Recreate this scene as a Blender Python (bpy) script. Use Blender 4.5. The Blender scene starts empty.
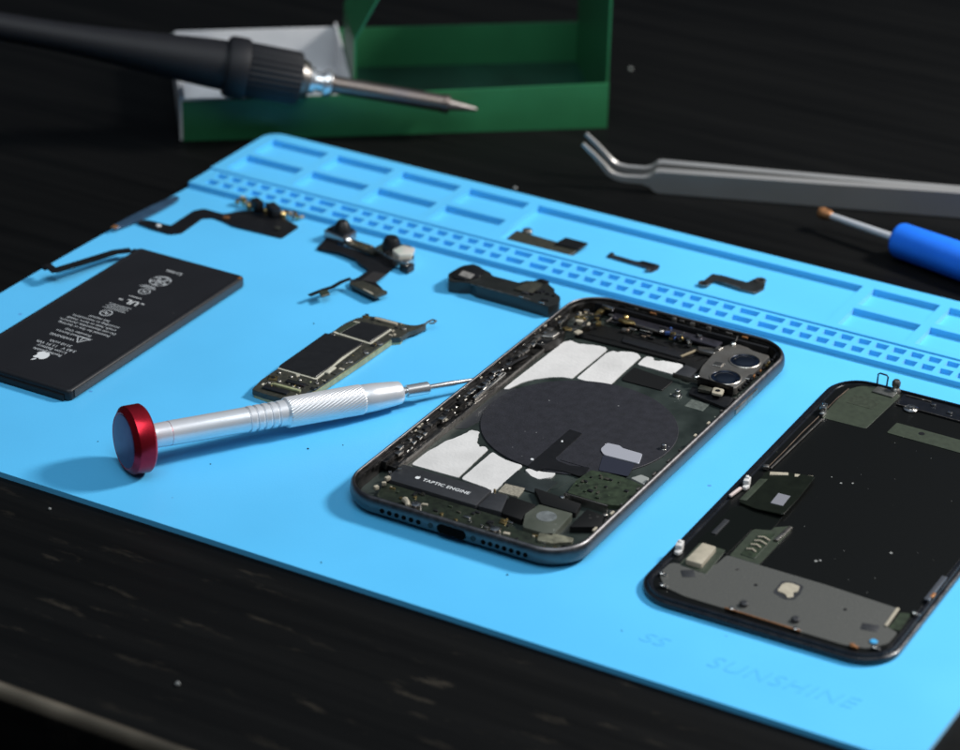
# Electronics repair bench close-up: blue silicone mat, opened phone shell, display, battery, tools.
# All coordinates below are millimetres (mat's far-left corner near the origin); build() converts to metres.
import bpy, bmesh, math, random
from mathutils import Vector, Matrix
S = 0.001
scene = bpy.context.scene
COL = scene.collection
rnd = random.Random(7)

# ------------------------------------------------------------------ materials
def new_mat(name):
    m = bpy.data.materials.new(name); m.use_nodes = True
    nt = m.node_tree
    return m, nt, nt.nodes['Principled BSDF']

def mat(name, col, rough=0.5, metal=0.0, vary=0.0, scale=300, bump=0.0, bscale=2000, rvary=0.0, col2=None,
        speck=0.0, speck_scale=900, speck_col=(.35, .35, .33), coat=0.0, spec=None, stretch=None, detail=4):
    """procedural material: noise-mottled colour, noise roughness, fine bump, optional dust specks"""
    m, nt, p = new_mat(name)
    N, L = nt.nodes, nt.links
    p.inputs['Base Color'].default_value = (*col, 1)
    p.inputs['Roughness'].default_value = rough
    p.inputs['Metallic'].default_value = metal
    if coat: p.inputs['Coat Weight'].default_value = coat
    if spec is not None: p.inputs['Specular IOR Level'].default_value = spec
    tc = N.new('ShaderNodeTexCoord'); src = tc.outputs['Object']
    if stretch:
        mp = N.new('ShaderNodeMapping'); mp.inputs['Scale'].default_value = stretch
        L.new(src, mp.inputs['Vector']); src = mp.outputs['Vector']
    out = None
    if vary or rvary or col2:
        n = N.new('ShaderNodeTexNoise'); n.inputs['Scale'].default_value = scale; n.inputs['Detail'].default_value = detail
        L.new(src, n.inputs['Vector'])
        r = N.new('ShaderNodeMapRange'); r.inputs['From Min'].default_value = .3; r.inputs['From Max'].default_value = .7
        L.new(n.outputs['Fac'], r.inputs['Value'])
        mx = N.new('ShaderNodeMix'); mx.data_type = 'RGBA'
        c2 = col2 if col2 else tuple(c * (1 + vary) for c in col)
        c1 = col if col2 else tuple(c * (1 - vary) for c in col)
        mx.inputs['A'].default_value = (*c1, 1); mx.inputs['B'].default_value = (*c2, 1)
        L.new(r.outputs['Result'], mx.inputs['Factor']); out = mx.outputs['Result']
        if rvary:
            rr = N.new('ShaderNodeMapRange')
            rr.inputs['To Min'].default_value = max(.02, rough - rvary); rr.inputs['To Max'].default_value = rough + rvary
            L.new(r.outputs['Result'], rr.inputs['Value']); L.new(rr.outputs['Result'], p.inputs['Roughness'])
    if speck:
        n = N.new('ShaderNodeTexVoronoi'); n.inputs['Scale'].default_value = speck_scale
        L.new(tc.outputs['Object'], n.inputs['Vector'])
        sp = N.new('ShaderNodeSeparateColor'); L.new(n.outputs['Color'], sp.inputs['Color'])
        th = N.new('ShaderNodeMath'); th.operation = 'LESS_THAN'; th.inputs[1].default_value = speck
        L.new(sp.outputs['Red'], th.inputs[0])
        d = N.new('ShaderNodeMath'); d.operation = 'LESS_THAN'; L.new(n.outputs['Distance'], d.inputs[0])
        ds = N.new('ShaderNodeMath'); ds.operation = 'MULTIPLY'; ds.inputs[1].default_value = .17
        L.new(sp.outputs['Green'], ds.inputs[0]); L.new(ds.outputs[0], d.inputs[1])
        mu = N.new('ShaderNodeMath'); mu.operation = 'MULTIPLY'; L.new(th.outputs[0], mu.inputs[0]); L.new(d.outputs[0], mu.inputs[1])
        mx = N.new('ShaderNodeMix'); mx.data_type = 'RGBA'; mx.inputs['A'].default_value = (*col, 1)
        mx.inputs['B'].default_value = (*speck_col, 1)
        if out: L.new(out, mx.inputs['A'])
        L.new(mu.outputs[0], mx.inputs['Factor']); out = mx.outputs['Result']
    if out: L.new(out, p.inputs['Base Color'])
    if bump:
        n = N.new('ShaderNodeTexNoise'); n.inputs['Scale'].default_value = bscale; n.inputs['Detail'].default_value = 3
        L.new(src, n.inputs['Vector'])
        b = N.new('ShaderNodeBump'); b.inputs['Strength'].default_value = bump; b.inputs['Distance'].default_value = .0002
        L.new(n.outputs['Fac'], b.inputs['Height']); L.new(b.outputs['Normal'], p.inputs['Normal'])
    return m

M = dict(
    silicone=mat('blue_silicone', (.066, .468, .83), .47, spec=.85, vary=.045, scale=14, bump=.25, bscale=2600, rvary=.05,
                 speck=.010, speck_scale=260, speck_col=(.05, .28, .62)),
    silicone_ink=mat('mat_lettering', (.052, .41, .73), .6),
    frame=mat('anodised_frame', (.12, .115, .118), .40, 1.0, vary=.12, scale=500, rvary=.06),
    inner=mat('inner_aluminium', (.045, .042, .040), .36, .9, vary=.5, scale=420, rvary=.12),
    inner_lt=mat('bare_aluminium', (.20, .185, .17), .35, .9, vary=.3, scale=700, rvary=.1),
    green_blk=mat('green_black_panel', (.016, .022, .019), .42, vary=.4, scale=90, speck=.09, speck_scale=620, rvary=.12, speck_col=(.22, .22, .2)),
    coil=mat('charging_coil_film', (.0145, .0145, .019), .6, spec=.3, vary=.22, scale=380, bump=.4, bscale=1500, speck=.06, speck_scale=620, speck_col=(.16, .16, .16)),
    black=mat('black_plastic', (.006, .006, .007), .42, spec=.35, vary=.2, scale=400),
    blackm=mat('matt_black_film', (.004, .004, .004), .55, spec=.25, speck=.03, speck_scale=900, speck_col=(.12, .12, .1)),
    greyflex=mat('grey_film', (.019, .020, .023), .5, vary=.15, scale=500),
    white=mat('white_adhesive', (.53, .51, .495), .6, vary=.10, scale=110, bump=.5, bscale=900),
    silver=mat('bright_metal', (.62, .60, .57), .22, 1.0, vary=.12, scale=900, rvary=.08),
    silverd=mat('brushed_bracket', (.40, .38, .35), .38, 1.0, col2=(.20, .185, .17), scale=260, rvary=.12, bump=.3),
    gold=mat('gold_contact', (.55, .40, .17), .32, 1.0, vary=.2, scale=900),
    copper=mat('copper_brown', (.34, .15, .06), .45, .6, vary=.4, scale=700, bump=.6, bscale=1400),
    pcb=mat('green_board', (.020, .029, .016), .42, vary=.5, scale=500, speck=.10, speck_scale=900, speck_col=(.07, .11, .05)),
    pcb_dk=mat('dark_board', (.020, .021, .017), .42, col2=(.045, .042, .030), scale=900, speck=.12, speck_scale=1300, speck_col=(.22, .20, .14)),
    pcb_edge=mat('board_edge', (.26, .27, .15), .5, vary=.25, scale=600),
    chip=mat('chip_black', (.011, .011, .012), .32, vary=.15, scale=400),
    under=mat('underfill', (.50, .47, .38), .45, vary=.2, scale=800),
    beige=mat('beige_component', (.34, .30, .23), .5, vary=.12, scale=500),
    lens=mat('lens_glass', (.004, .006, .012), .06, coat=1.0),
    batt=mat('battery_wrap', (.010, .010, .012), .5, spec=.3, vary=.10, scale=60, bump=.25, bscale=350, speck=.02, speck_scale=600, speck_col=(.1, .1, .1)),
    ink=mat('light_grey_ink', (.46, .47, .48), .6),
    inkw=mat('white_ink', (.62, .62, .62), .6),
    plate=mat('dull_steel_plate', (.150, .150, .138), .46, .6, col2=(.108, .108, .100), scale=1100, rvary=.08, speck=.08, speck_scale=1400, bump=.4, speck_col=(.3, .3, .28)),
    panelblk=mat('backlight_black', (.0025, .0028, .0025), .36, spec=.3, speck=.015, speck_scale=500, speck_col=(.16, .16, .13)),
    bezel=mat('display_bezel', (.006, .007, .010), .28, rvary=.08, scale=300),
    olive=mat('olive_film', (.026, .034, .021), .5, vary=.18, scale=500, speck=.06, speck_scale=700, speck_col=(.14, .15, .1)),
    redan=mat('red_anodised', (.62, .022, .040), .27, .9, vary=.06, scale=900, stretch=(1, 1, 1)),
    capdisc=mat('cap_disc', (.19, .060, .105), .36, 1.0, vary=.1, scale=400),
    satin=mat('satin_aluminium', (.78, .78, .80), .32, .55, vary=.02, scale=400),
    chrome=mat('chrome', (.72, .72, .72), .24, .85),
    steel=mat("steel", (.44, .42, .40), .30, .6, vary=.03, scale=60, rvary=.02),
    green=mat('green_enamel', (.018, .128, .048), .42, vary=.08, scale=60, bump=.15, bscale=500),
    foil=mat('pale_tray_metal', (.80, .79, .78), .36, .2, col2=(.55, .55, .57), scale=28, rvary=.12, bump=1.0, bscale=120),
    rubber=mat('iron_handle', (.006, .006, .008), .6, spec=.3, vary=.1, scale=200),
    barrel=mat('heat_tinted_barrel', (.30, .235, .19), .35, .95, col2=(.17, .15, .15), scale=90, rvary=.08),
    tip=mat('oxidised_tip', (.20, .18, .17), .45, .8, vary=.3, scale=300),
    blueh=mat('blue_handle', (.014, .17, .82), .42, vary=.04, scale=200),
    tan=mat('tan_metal', (.22, .16, .12), .4, .7, vary=.4, scale=300),
    camplate=mat('camera_plate', (.44, .41, .37), .34, .85, col2=(.22, .20, .18), scale=260, rvary=.1, bump=.3),
    lensblue=mat('lens_blue_reflection', (.030, .055, .12), .22, .8, col2=(.008, .010, .015), scale=500),  # blue reflections in the lens openings, put into the colour
    void=mat('hole_black', (.002, .002, .002), .9, spec=.05),
    dust=mat('pale_dust', (.24, .24, .23), .8),
    cloth=mat('dark_floor', (.004, .004, .004), .9, vary=.3, scale=8),
)
for k in ('chip', 'lens', 'bezel'): pass

def table_material():
    m, nt, p = new_mat('black_stained_wood'); N, L = nt.nodes, nt.links
    tc = N.new('ShaderNodeTexCoord')
    mp = N.new('ShaderNodeMapping'); mp.inputs['Scale'].default_value = (5, 130, 60); L.new(tc.outputs['Object'], mp.inputs['Vector'])
    g = N.new('ShaderNodeTexNoise'); g.inputs['Scale'].default_value = 1; g.inputs['Detail'].default_value = 6; g.inputs['Roughness'].default_value = .6
    L.new(mp.outputs['Vector'], g.inputs['Vector'])
    cr = N.new('ShaderNodeValToRGB'); e = cr.color_ramp.elements
    e[0].position = .35; e[0].color = (.0022, .0022, .0022, 1); e[1].position = .74; e[1].color = (.0052, .0051, .0049, 1)
    L.new(g.outputs['Fac'], cr.inputs['Fac'])
    # worn streaks down to the wood
    mp2 = N.new('ShaderNodeMapping'); mp2.inputs['Scale'].default_value = (45, 190, 60); mp2.inputs['Location'].default_value = (.3, 1.7, 0)
    L.new(tc.outputs['Object'], mp2.inputs['Vector'])
    w = N.new('ShaderNodeTexNoise'); w.inputs['Scale'].default_value = 1; w.inputs['Detail'].default_value = 5; w.inputs['Roughness'].default_value = .65
    L.new(mp2.outputs['Vector'], w.inputs['Vector'])
    wr = N.new('ShaderNodeMapRange'); wr.inputs['From Min'].default_value = .60; wr.inputs['From Max'].default_value = .80; L.new(w.outputs['Fac'], wr.inputs['Value'])
    big = N.new('ShaderNodeTexNoise'); big.inputs['Scale'].default_value = 9; L.new(tc.outputs['Object'], big.inputs['Vector'])
    br = N.new('ShaderNodeMapRange'); br.inputs['From Min'].default_value = .45; br.inputs['From Max'].default_value = .65; L.new(big.outputs['Fac'], br.inputs['Value'])
    # wear only in the strip along the table's near edge, where hands rub
    sx = N.new('ShaderNodeSeparateXYZ'); L.new(tc.outputs['Object'], sx.inputs['Vector'])
    nr = N.new('ShaderNodeMapRange'); nr.inputs['From Min'].default_value = -.15; nr.inputs['From Max'].default_value = -.26; L.new(sx.outputs['Y'], nr.inputs['Value'])
    m1 = N.new('ShaderNodeMath'); m1.operation = 'MULTIPLY'; L.new(wr.outputs[0], m1.inputs[0]); L.new(br.outputs[0], m1.inputs[1])
    m2 = N.new('ShaderNodeMath'); m2.operation = 'MULTIPLY'; L.new(m1.outputs[0], m2.inputs[0]); L.new(nr.outputs[0], m2.inputs[1])
    m3 = N.new('ShaderNodeMath'); m3.operation = 'MULTIPLY'; L.new(m2.outputs[0], m3.inputs[0]); m3.inputs[1].default_value = .55
    mx = N.new('ShaderNodeMix'); mx.data_type = 'RGBA'; L.new(cr.outputs['Color'], mx.inputs['A']); mx.inputs['B'].default_value = (.085, .070, .052, 1)
    L.new(m3.outputs[0], mx.inputs['Factor'])
    # edge worn along the corner (real position on the table: y < -0.329 m)
    er = N.new('ShaderNodeMapRange'); er.inputs['From Min'].default_value = -.3325; er.inputs['From Max'].default_value = -.3342; L.new(sx.outputs['Y'], er.inputs['Value'])
    en = N.new('ShaderNodeTexNoise'); en.inputs['Scale'].default_value = 40; L.new(tc.outputs['Object'], en.inputs['Vector'])
    enr = N.new('ShaderNodeMapRange'); enr.inputs['From Min'].default_value = .3; enr.inputs['From Max'].default_value = .6; enr.inputs['To Min'].default_value = .35; L.new(en.outputs['Fac'], enr.inputs['Value'])
    zr = N.new('ShaderNodeMapRange'); zr.inputs['From Min'].default_value = -.0062; zr.inputs['From Max'].default_value = -.0040; L.new(sx.outputs['Z'], zr.inputs['Value'])
    em = N.new('ShaderNodeMath'); em.operation = 'MULTIPLY'; L.new(er.outputs[0], em.inputs[0]); L.new(enr.outputs[0], em.inputs[1])
    em2 = N.new('ShaderNodeMath'); em2.operation = 'MULTIPLY'; L.new(em.outputs[0], em2.inputs[0]); L.new(zr.outputs[0], em2.inputs[1])
    mx2 = N.new('ShaderNodeMix'); mx2.data_type = 'RGBA'; L.new(mx.outputs['Result'], mx2.inputs['A']); mx2.inputs['B'].default_value = (.20, .165, .125, 1)
    L.new(em2.outputs[0], mx2.inputs['Factor']); L.new(mx2.outputs['Result'], p.inputs['Base Color'])
    rr = N.new('ShaderNodeMapRange'); rr.inputs['To Min'].default_value = .42; rr.inputs['To Max'].default_value = .62; L.new(g.outputs['Fac'], rr.inputs['Value'])
    L.new(rr.outputs[0], p.inputs['Roughness']); p.inputs['Specular IOR Level'].default_value = .10
    b = N.new('ShaderNodeBump'); b.inputs['Strength'].default_value = .3; b.inputs['Distance'].default_value = .0003
    L.new(g.outputs['Fac'], b.inputs['Height']); L.new(b.outputs['Normal'], p.inputs['Normal'])
    return m
M['table'] = table_material()
for k, wt in (('silicone', .30), ('silicone_ink', .30)):
    p_ = M[k].node_tree.nodes['Principled BSDF']; p_.inputs['Sheen Weight'].default_value = wt; p_.inputs['Sheen Roughness'].default_value = .45

# ------------------------------------------------------------------ mesh helpers
def arc_pts(cx, cy, r, a0, a1, n):
    return [(cx + r * math.cos(a0 + (a1 - a0) * i / n), cy + r * math.sin(a0 + (a1 - a0) * i / n)) for i in range(n + 1)]
def rrect(x0, x1, y0, y1, r, n=10):
    P = []
    for cx, cy, a in ((x1 - r, y1 - r, 0), (x0 + r, y1 - r, .5), (x0 + r, y0 + r, 1), (x1 - r, y0 + r, 1.5)):
        P += arc_pts(cx, cy, r, a * math.pi, (a + .5) * math.pi, n)
    return P
def rpoly(pts, r=.6, n=3):
    """round the corners of an outline"""
    out = []; k = len(pts)
    for i in range(k):
        a, b, c = Vector(pts[i - 1]), Vector(pts[i]), Vector(pts[(i + 1) % k])
        u, v = a - b, c - b
        t = min(r, u.length * .45, v.length * .45)
        if t < 1e-4: out.append(tuple(b)); continue
        p0, p1 = b + u.normalized() * t, b + v.normalized() * t
        for j in range(n + 1):
            s = j / n
            out.append(tuple(p0 * (1 - s) ** 2 + b * 2 * s * (1 - s) + p1 * s * s))
    return out

class MB:
    def __init__(self): self.bm = bmesh.new()
    def _bev(self, edges, w, seg=2):
        if w > 0 and edges:
            bmesh.ops.bevel(self.bm, geom=edges, offset=w, segments=seg, affect='EDGES', profile=.5, clamp_overlap=True)
    def box(self, c, d, bev=.0, rz=0, tilt=0, seg=2):
        """box centred at c (x,y,z) with dims d; rz degrees about z; tilt degrees about local x"""
        r = bmesh.ops.create_cube(self.bm, size=1)
        mt = Matrix.Translation(c) @ Matrix.Rotation(math.radians(rz), 4, 'Z') @ Matrix.Rotation(math.radians(tilt), 4, 'X') @ Matrix.Diagonal((*d, 1))
        bmesh.ops.transform(self.bm, matrix=mt, verts=r['verts'])
        if bev: self._bev(list({e for v in r['verts'] for e in v.link_edges}), bev, seg)
        return self
    def prism(self, poly, z0, z1, bev=0, seg=2):
        f0 = z0 if callable(z0) else (lambda x, y: z0); f1 = z1 if callable(z1) else (lambda x, y: z1)
        b = [self.bm.verts.new((x, y, f0(x, y))) for x, y in poly]
        t = [self.bm.verts.new((x, y, f1(x, y))) for x, y in poly]
        n = len(poly)
        self.bm.faces.new(list(reversed(b))); top = self.bm.faces.new(t)
        for i in range(n): self.bm.faces.new((b[i], b[(i + 1) % n], t[(i + 1) % n], t[i]))
        if bev: self._bev(list(top.edges), bev, seg)
        return self
    def cyl(self, c, r, h, n=24, axis=(0, 0, 1), bev=0, r2=None):
        return self.lathe(c, axis, ([(0, r)] if not bev else [(0, r - bev), (bev, r)]) + ([(h, r2 if r2 else r)] if not bev else [(h - bev, r), (h, r - bev)]), n)
    def lathe(self, c, axis, prof, n=32, mod=None, caps=True):
        """prof: list of (distance along axis, radius)"""
        q = Vector(axis).normalized().to_track_quat('Z', 'Y'); c = Vector(c); rings = []
        for s, r in prof:
            ring = []
            for i in range(n):
                a = 2 * math.pi * i / n; rr = r * (mod(a, s) if mod else 1)
                ring.append(self.bm.verts.new(c + q @ Vector((rr * math.cos(a), rr * math.sin(a), s))))
            rings.append(ring)
        for A, B in zip(rings, rings[1:]):
            for i in range(n): self.bm.faces.new((A[i], A[(i + 1) % n], B[(i + 1) % n], B[i]))
        if caps:
            self.bm.faces.new(list(reversed(rings[0]))); self.bm.faces.new(rings[-1])
        return self
    def tube(self, pts, r, n=12, flat=None):
        """round tube along pts; r a number or list; flat=(w,h) gives a flat ribbon section"""
        P = [Vector(p) for p in pts]; rings = []
        for i, p in enumerate(P):
            t = (P[min(i + 1, len(P) - 1)] - P[max(i - 1, 0)]).normalized()
            s = t.cross(Vector((0, 0, 1)));  s = s.normalized() if s.length > 1e-3 else Vector((1, 0, 0))
            u = s.cross(t).normalized(); rr = r[i] if isinstance(r, (list, tuple)) else r
            if flat: ring = [self.bm.verts.new(p + s * x * flat[0] / 2 + u * y * flat[1] / 2) for x, y in ((-1, -1), (1, -1), (1, 1), (-1, 1))]
            else: ring = [self.bm.verts.new(p + s * rr * math.cos(2 * math.pi * k / n) + u * rr * math.sin(2 * math.pi * k / n)) for k in range(n)]
            rings.append(ring)
        m = len(rings[0])
        for A, B in zip(rings, rings[1:]):
            for i in range(m): self.bm.faces.new((A[i], A[(i + 1) % m], B[(i + 1) % m], B[i]))
        self.bm.faces.new(list(reversed(rings[0]))); self.bm.faces.new(rings[-1])
        return self
    def ring_sweep(self, outline_fn, prof):
        """closed loft: outline_fn(inset) -> polygon (same count each time); prof [(inset, z)...] open strip"""
        rings = [[self.bm.verts.new((x, y, z)) for x, y in outline_fn(d)] for d, z in prof]
        n = len(rings[0])
        for A, B in zip(rings, rings[1:]):
            for i in range(n): self.bm.faces.new((A[i], A[(i + 1) % n], B[(i + 1) % n], B[i]))
        return rings
    def text(self, body, x, y, z, size, rot=0, align='LEFT', shear=0, h=.03, sx=1, bold=0, spacing=1):
        c = bpy.data.curves.new('tmp_text', 'FONT'); c.body = body; c.size = size; c.align_x = align; c.shear = shear
        c.extrude = h / 2; c.offset = bold; c.resolution_u = 3; c.space_character = spacing
        o = bpy.data.objects.new('tmp_text', c); COL.objects.link(o)
        bpy.context.view_layer.update()
        me = bpy.data.meshes.new_from_object(o.evaluated_get(bpy.context.evaluated_depsgraph_get()))
        me.transform(Matrix.Translation((x, y, z)) @ Matrix.Rotation(math.radians(rot), 4, 'Z') @ Matrix.Diagonal((sx, 1, 1, 1)))
        self.bm.from_mesh(me)
        bpy.data.objects.remove(o); bpy.data.curves.remove(c); bpy.data.meshes.remove(me)
        return self
    def build(self, name, material, parent=None, label=None, smooth=35, recalc=True, clear=0):
        if recalc: bmesh.ops.recalc_face_normals(self.bm, faces=self.bm.faces[:])
        off = Vector((0, 0, 0))
        if parent is not None:
            q = parent
            while q is not None: off += q.location / S; q = q.parent
            off = Vector(off)
        for v in self.bm.verts: v.co = (v.co - off) * S
        me = bpy.data.meshes.new(name); self.bm.to_mesh(me); self.bm.free()
        for p in me.polygons: p.use_smooth = True
        me.set_sharp_from_angle(angle=math.radians(smooth))
        me.materials.append(material)
        o = bpy.data.objects.new(name, me); COL.objects.link(o)
        if parent is not None: o.parent = parent
        if label: o['label'] = label
        return o

def thing(name, label, cat, loc, group=None, kind=None):
    o = bpy.data.objects.new(name, None); COL.objects.link(o); o.empty_display_size = .005
    o.location = Vector(loc) * S; o['label'] = label; o['category'] = cat
    if group: o['group'] = group
    if kind: o['kind'] = kind
    return o

# ================================================================== TABLE
mb = MB()
r = 2.0
prof = [(-335, -30)] + [(-335 + r - r * math.cos(a), -1.8 - r + r * math.sin(a)) for a in [i * math.pi / 2 / 6 for i in range(7)]] + [(1500, -1.8), (1500, -30)]
L0, L1 = [[mb.bm.verts.new((x, y, z)) for y, z in prof] for x in (-1500, 1600)]
for i in range(len(prof)):
    j = (i + 1) % len(prof); mb.bm.faces.new((L0[i], L0[j], L1[j], L1[i]))
mb.bm.faces.new(L0); mb.bm.faces.new(L1)
t = mb.build('table_top', M['table']); t['kind'] = 'structure'; t['label'] = 'black stained wooden table top with worn front edge'; t['category'] = 'table'
mb = MB(); mb.box((0, 0, -740), (8000, 8000, 10)); t = mb.build('floor', M['cloth']); t['kind'] = 'structure'; t['label'] = 'dark floor below the table edge'; t['category'] = 'floor'

# ================================================================== MAT
def build_mat():
    root = thing('repair_mat', 'light blue silicone repair mat with storage trays along its far edge', 'mat', (175, -125, -1.8))
    X0, X1, Y0, Y1, RC = 2.0, 352.0, -248.3, 0.0, 6.0
    rects = []  # (x0,x1,y0,y1,z)
    work, strip, tray = 0.0, 1.9, 2.5
    # tray columns
    cols = [(7, 30.2), (34.3, 57.3), (61.3, 84.6), (88.4, 111.7)]
    cols2 = [(239.4, 262.5), (265.8, 289.2), (293, 316), (320, 345)]
    for a, b in cols + cols2:
        rects.append((a, b, -19.3, -5.8, .35)); rects.append((a, b, -36, -22.5, .35))
    rects.append((115.3, 235.6, -36, -5.8, .35))
    # two rows of small parts pockets
    xs = []; x = 9.0
    for runs, pair in ((7, 1), (10, 1), (11, 1), (11, 1), (6, 0)):
        for k in range(runs): xs.append((x, 2.1)); x += 5.93
        if pair:
            xs.append((x + 1.4, 3.4)); xs.append((x + 1.4 + 8.9, 3.4)); x += 1.4 + 8.9 + 7.2
    for c, w in xs:
        if c + w > 346: continue
        rects.append((c - w, c + w, -44.1, -40.6, .35)); rects.append((c - w, c + w, -50.1, -46.5, .35))
    def height(x, y):
        for a, b, c, d, z in rects:
            if a < x < b and c < y < d: return z
        if y > -38.9: return tray
        if y > -52.4: return strip
        return work
    cx = sorted({X0, X1} | {round(v, 3) for q in rects for v in q[:2]} | {X0 + RC * k / 5 for k in range(1, 6)} | {X1 - RC * k / 5 for k in range(1, 6)})
    cy = sorted({Y0, Y1, -38.9, -52.4} | {round(v, 3) for q in rects for v in q[2:4]} | {Y0 + RC * k / 5 for k in range(1, 6)} | {Y1 - RC * k / 5 for k in range(1, 6)}
                | {-70 - 15 * k for k in range(11)})
    mb = MB(); vd = {}
    def V(x, y, z):
        k = (round(x, 3), round(y, 3), round(z, 3))
        if k not in vd: vd[k] = mb.bm.verts.new(k)
        return vd[k]
    nx, ny = len(cx) - 1, len(cy) - 1
    H = [[height((cx[i] + cx[i + 1]) / 2, (cy[j] + cy[j + 1]) / 2) for j in range(ny)] for i in range(nx)]
    zb = -1.75
    lev = sorted({work, strip, tray, .35, zb})
    def wall(p, q, za, zc):
        zz = [z for z in lev if za <= z <= zc]
        for a, b in zip(zz, zz[1:]): mb.bm.faces.new((V(*p, a), V(*q, a), V(*q, b), V(*p, b)))
    for i in range(nx):
        for j in range(ny):
            a, b, c, d, z = cx[i], cx[i + 1], cy[j], cy[j + 1], H[i][j]
            mb.bm.faces.new((V(a, c, z), V(b, c, z), V(b, d, z), V(a, d, z)))
            zr = H[i + 1][j] if i + 1 < nx else zb
            zu = H[i][j + 1] if j + 1 < ny else zb
            if zr != z: wall((b, c), (b, d), min(z, zr), max(z, zr))
            if zu != z: wall((a, d), (b, d), min(z, zu), max(z, zu))
            if i == 0: wall((a, c), (a, d), zb, z)
            if j == 0: wall((a, c), (b, c), zb, z)
    f = mb.bm.faces.new([V(X0, Y0, zb), V(X0, Y1, zb), V(X1, Y1, zb), V(X1, Y0, zb)][::-1]) if False else None
    # rounded outer corners + the slight waviness of a soft mat
    for v in mb.bm.verts:
        x, y, z = v.co
        for sx, ex in ((1, X0), (-1, X1)):
            for sy, ey in ((1, Y0), (-1, Y1)):
                u, w = 1 - sx * (x - ex) / RC, 1 - sy * (y - ey) / RC
                if u > 0 and w > 0:
                    x2, y2 = u * math.sqrt(1 - w * w / 2), w * math.sqrt(1 - u * u / 2)
                    x, y = ex + sx * RC * (1 - x2), ey + sy * RC * (1 - y2)
        k = max(0, 1 - (x - X0) / 60)
        x += k * (-3.2) * math.sin(min(1, max(0, (-50 - y) / 110)) * math.pi / 2)
        v.co = (x, y, z)
    bmesh.ops.recalc_face_normals(mb.bm, faces=mb.bm.faces[:])
    bmesh.ops.dissolve_limit(mb.bm, angle_limit=.002, verts=mb.bm.verts[:], edges=mb.bm.edges[:])
    ed = [e for e in mb.bm.edges if len(e.link_faces) == 2 and e.calc_face_angle(0) > .6]
    bmesh.ops.bevel(mb.bm, geom=ed, offset=.33, segments=2, affect='EDGES', profile=.5, clamp_overlap=True)
    body = mb.build('mat_sheet', M['silicone'], root, recalc=False, smooth=50)
    mb = MB()
    mb.text('SUNSHINE', 287.6, -234.5, .03, 7.6, shear=.25, h=.10, sx=1.06, bold=.0, spacing=1.12, rot=1.5)
    mb.text('SS', 267, -232.6, .03, 6.2, shear=.25, h=.10, sx=1.35, rot=2)
    mb.build('lettering', M['silicone_ink'], root)
build_mat()

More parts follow.
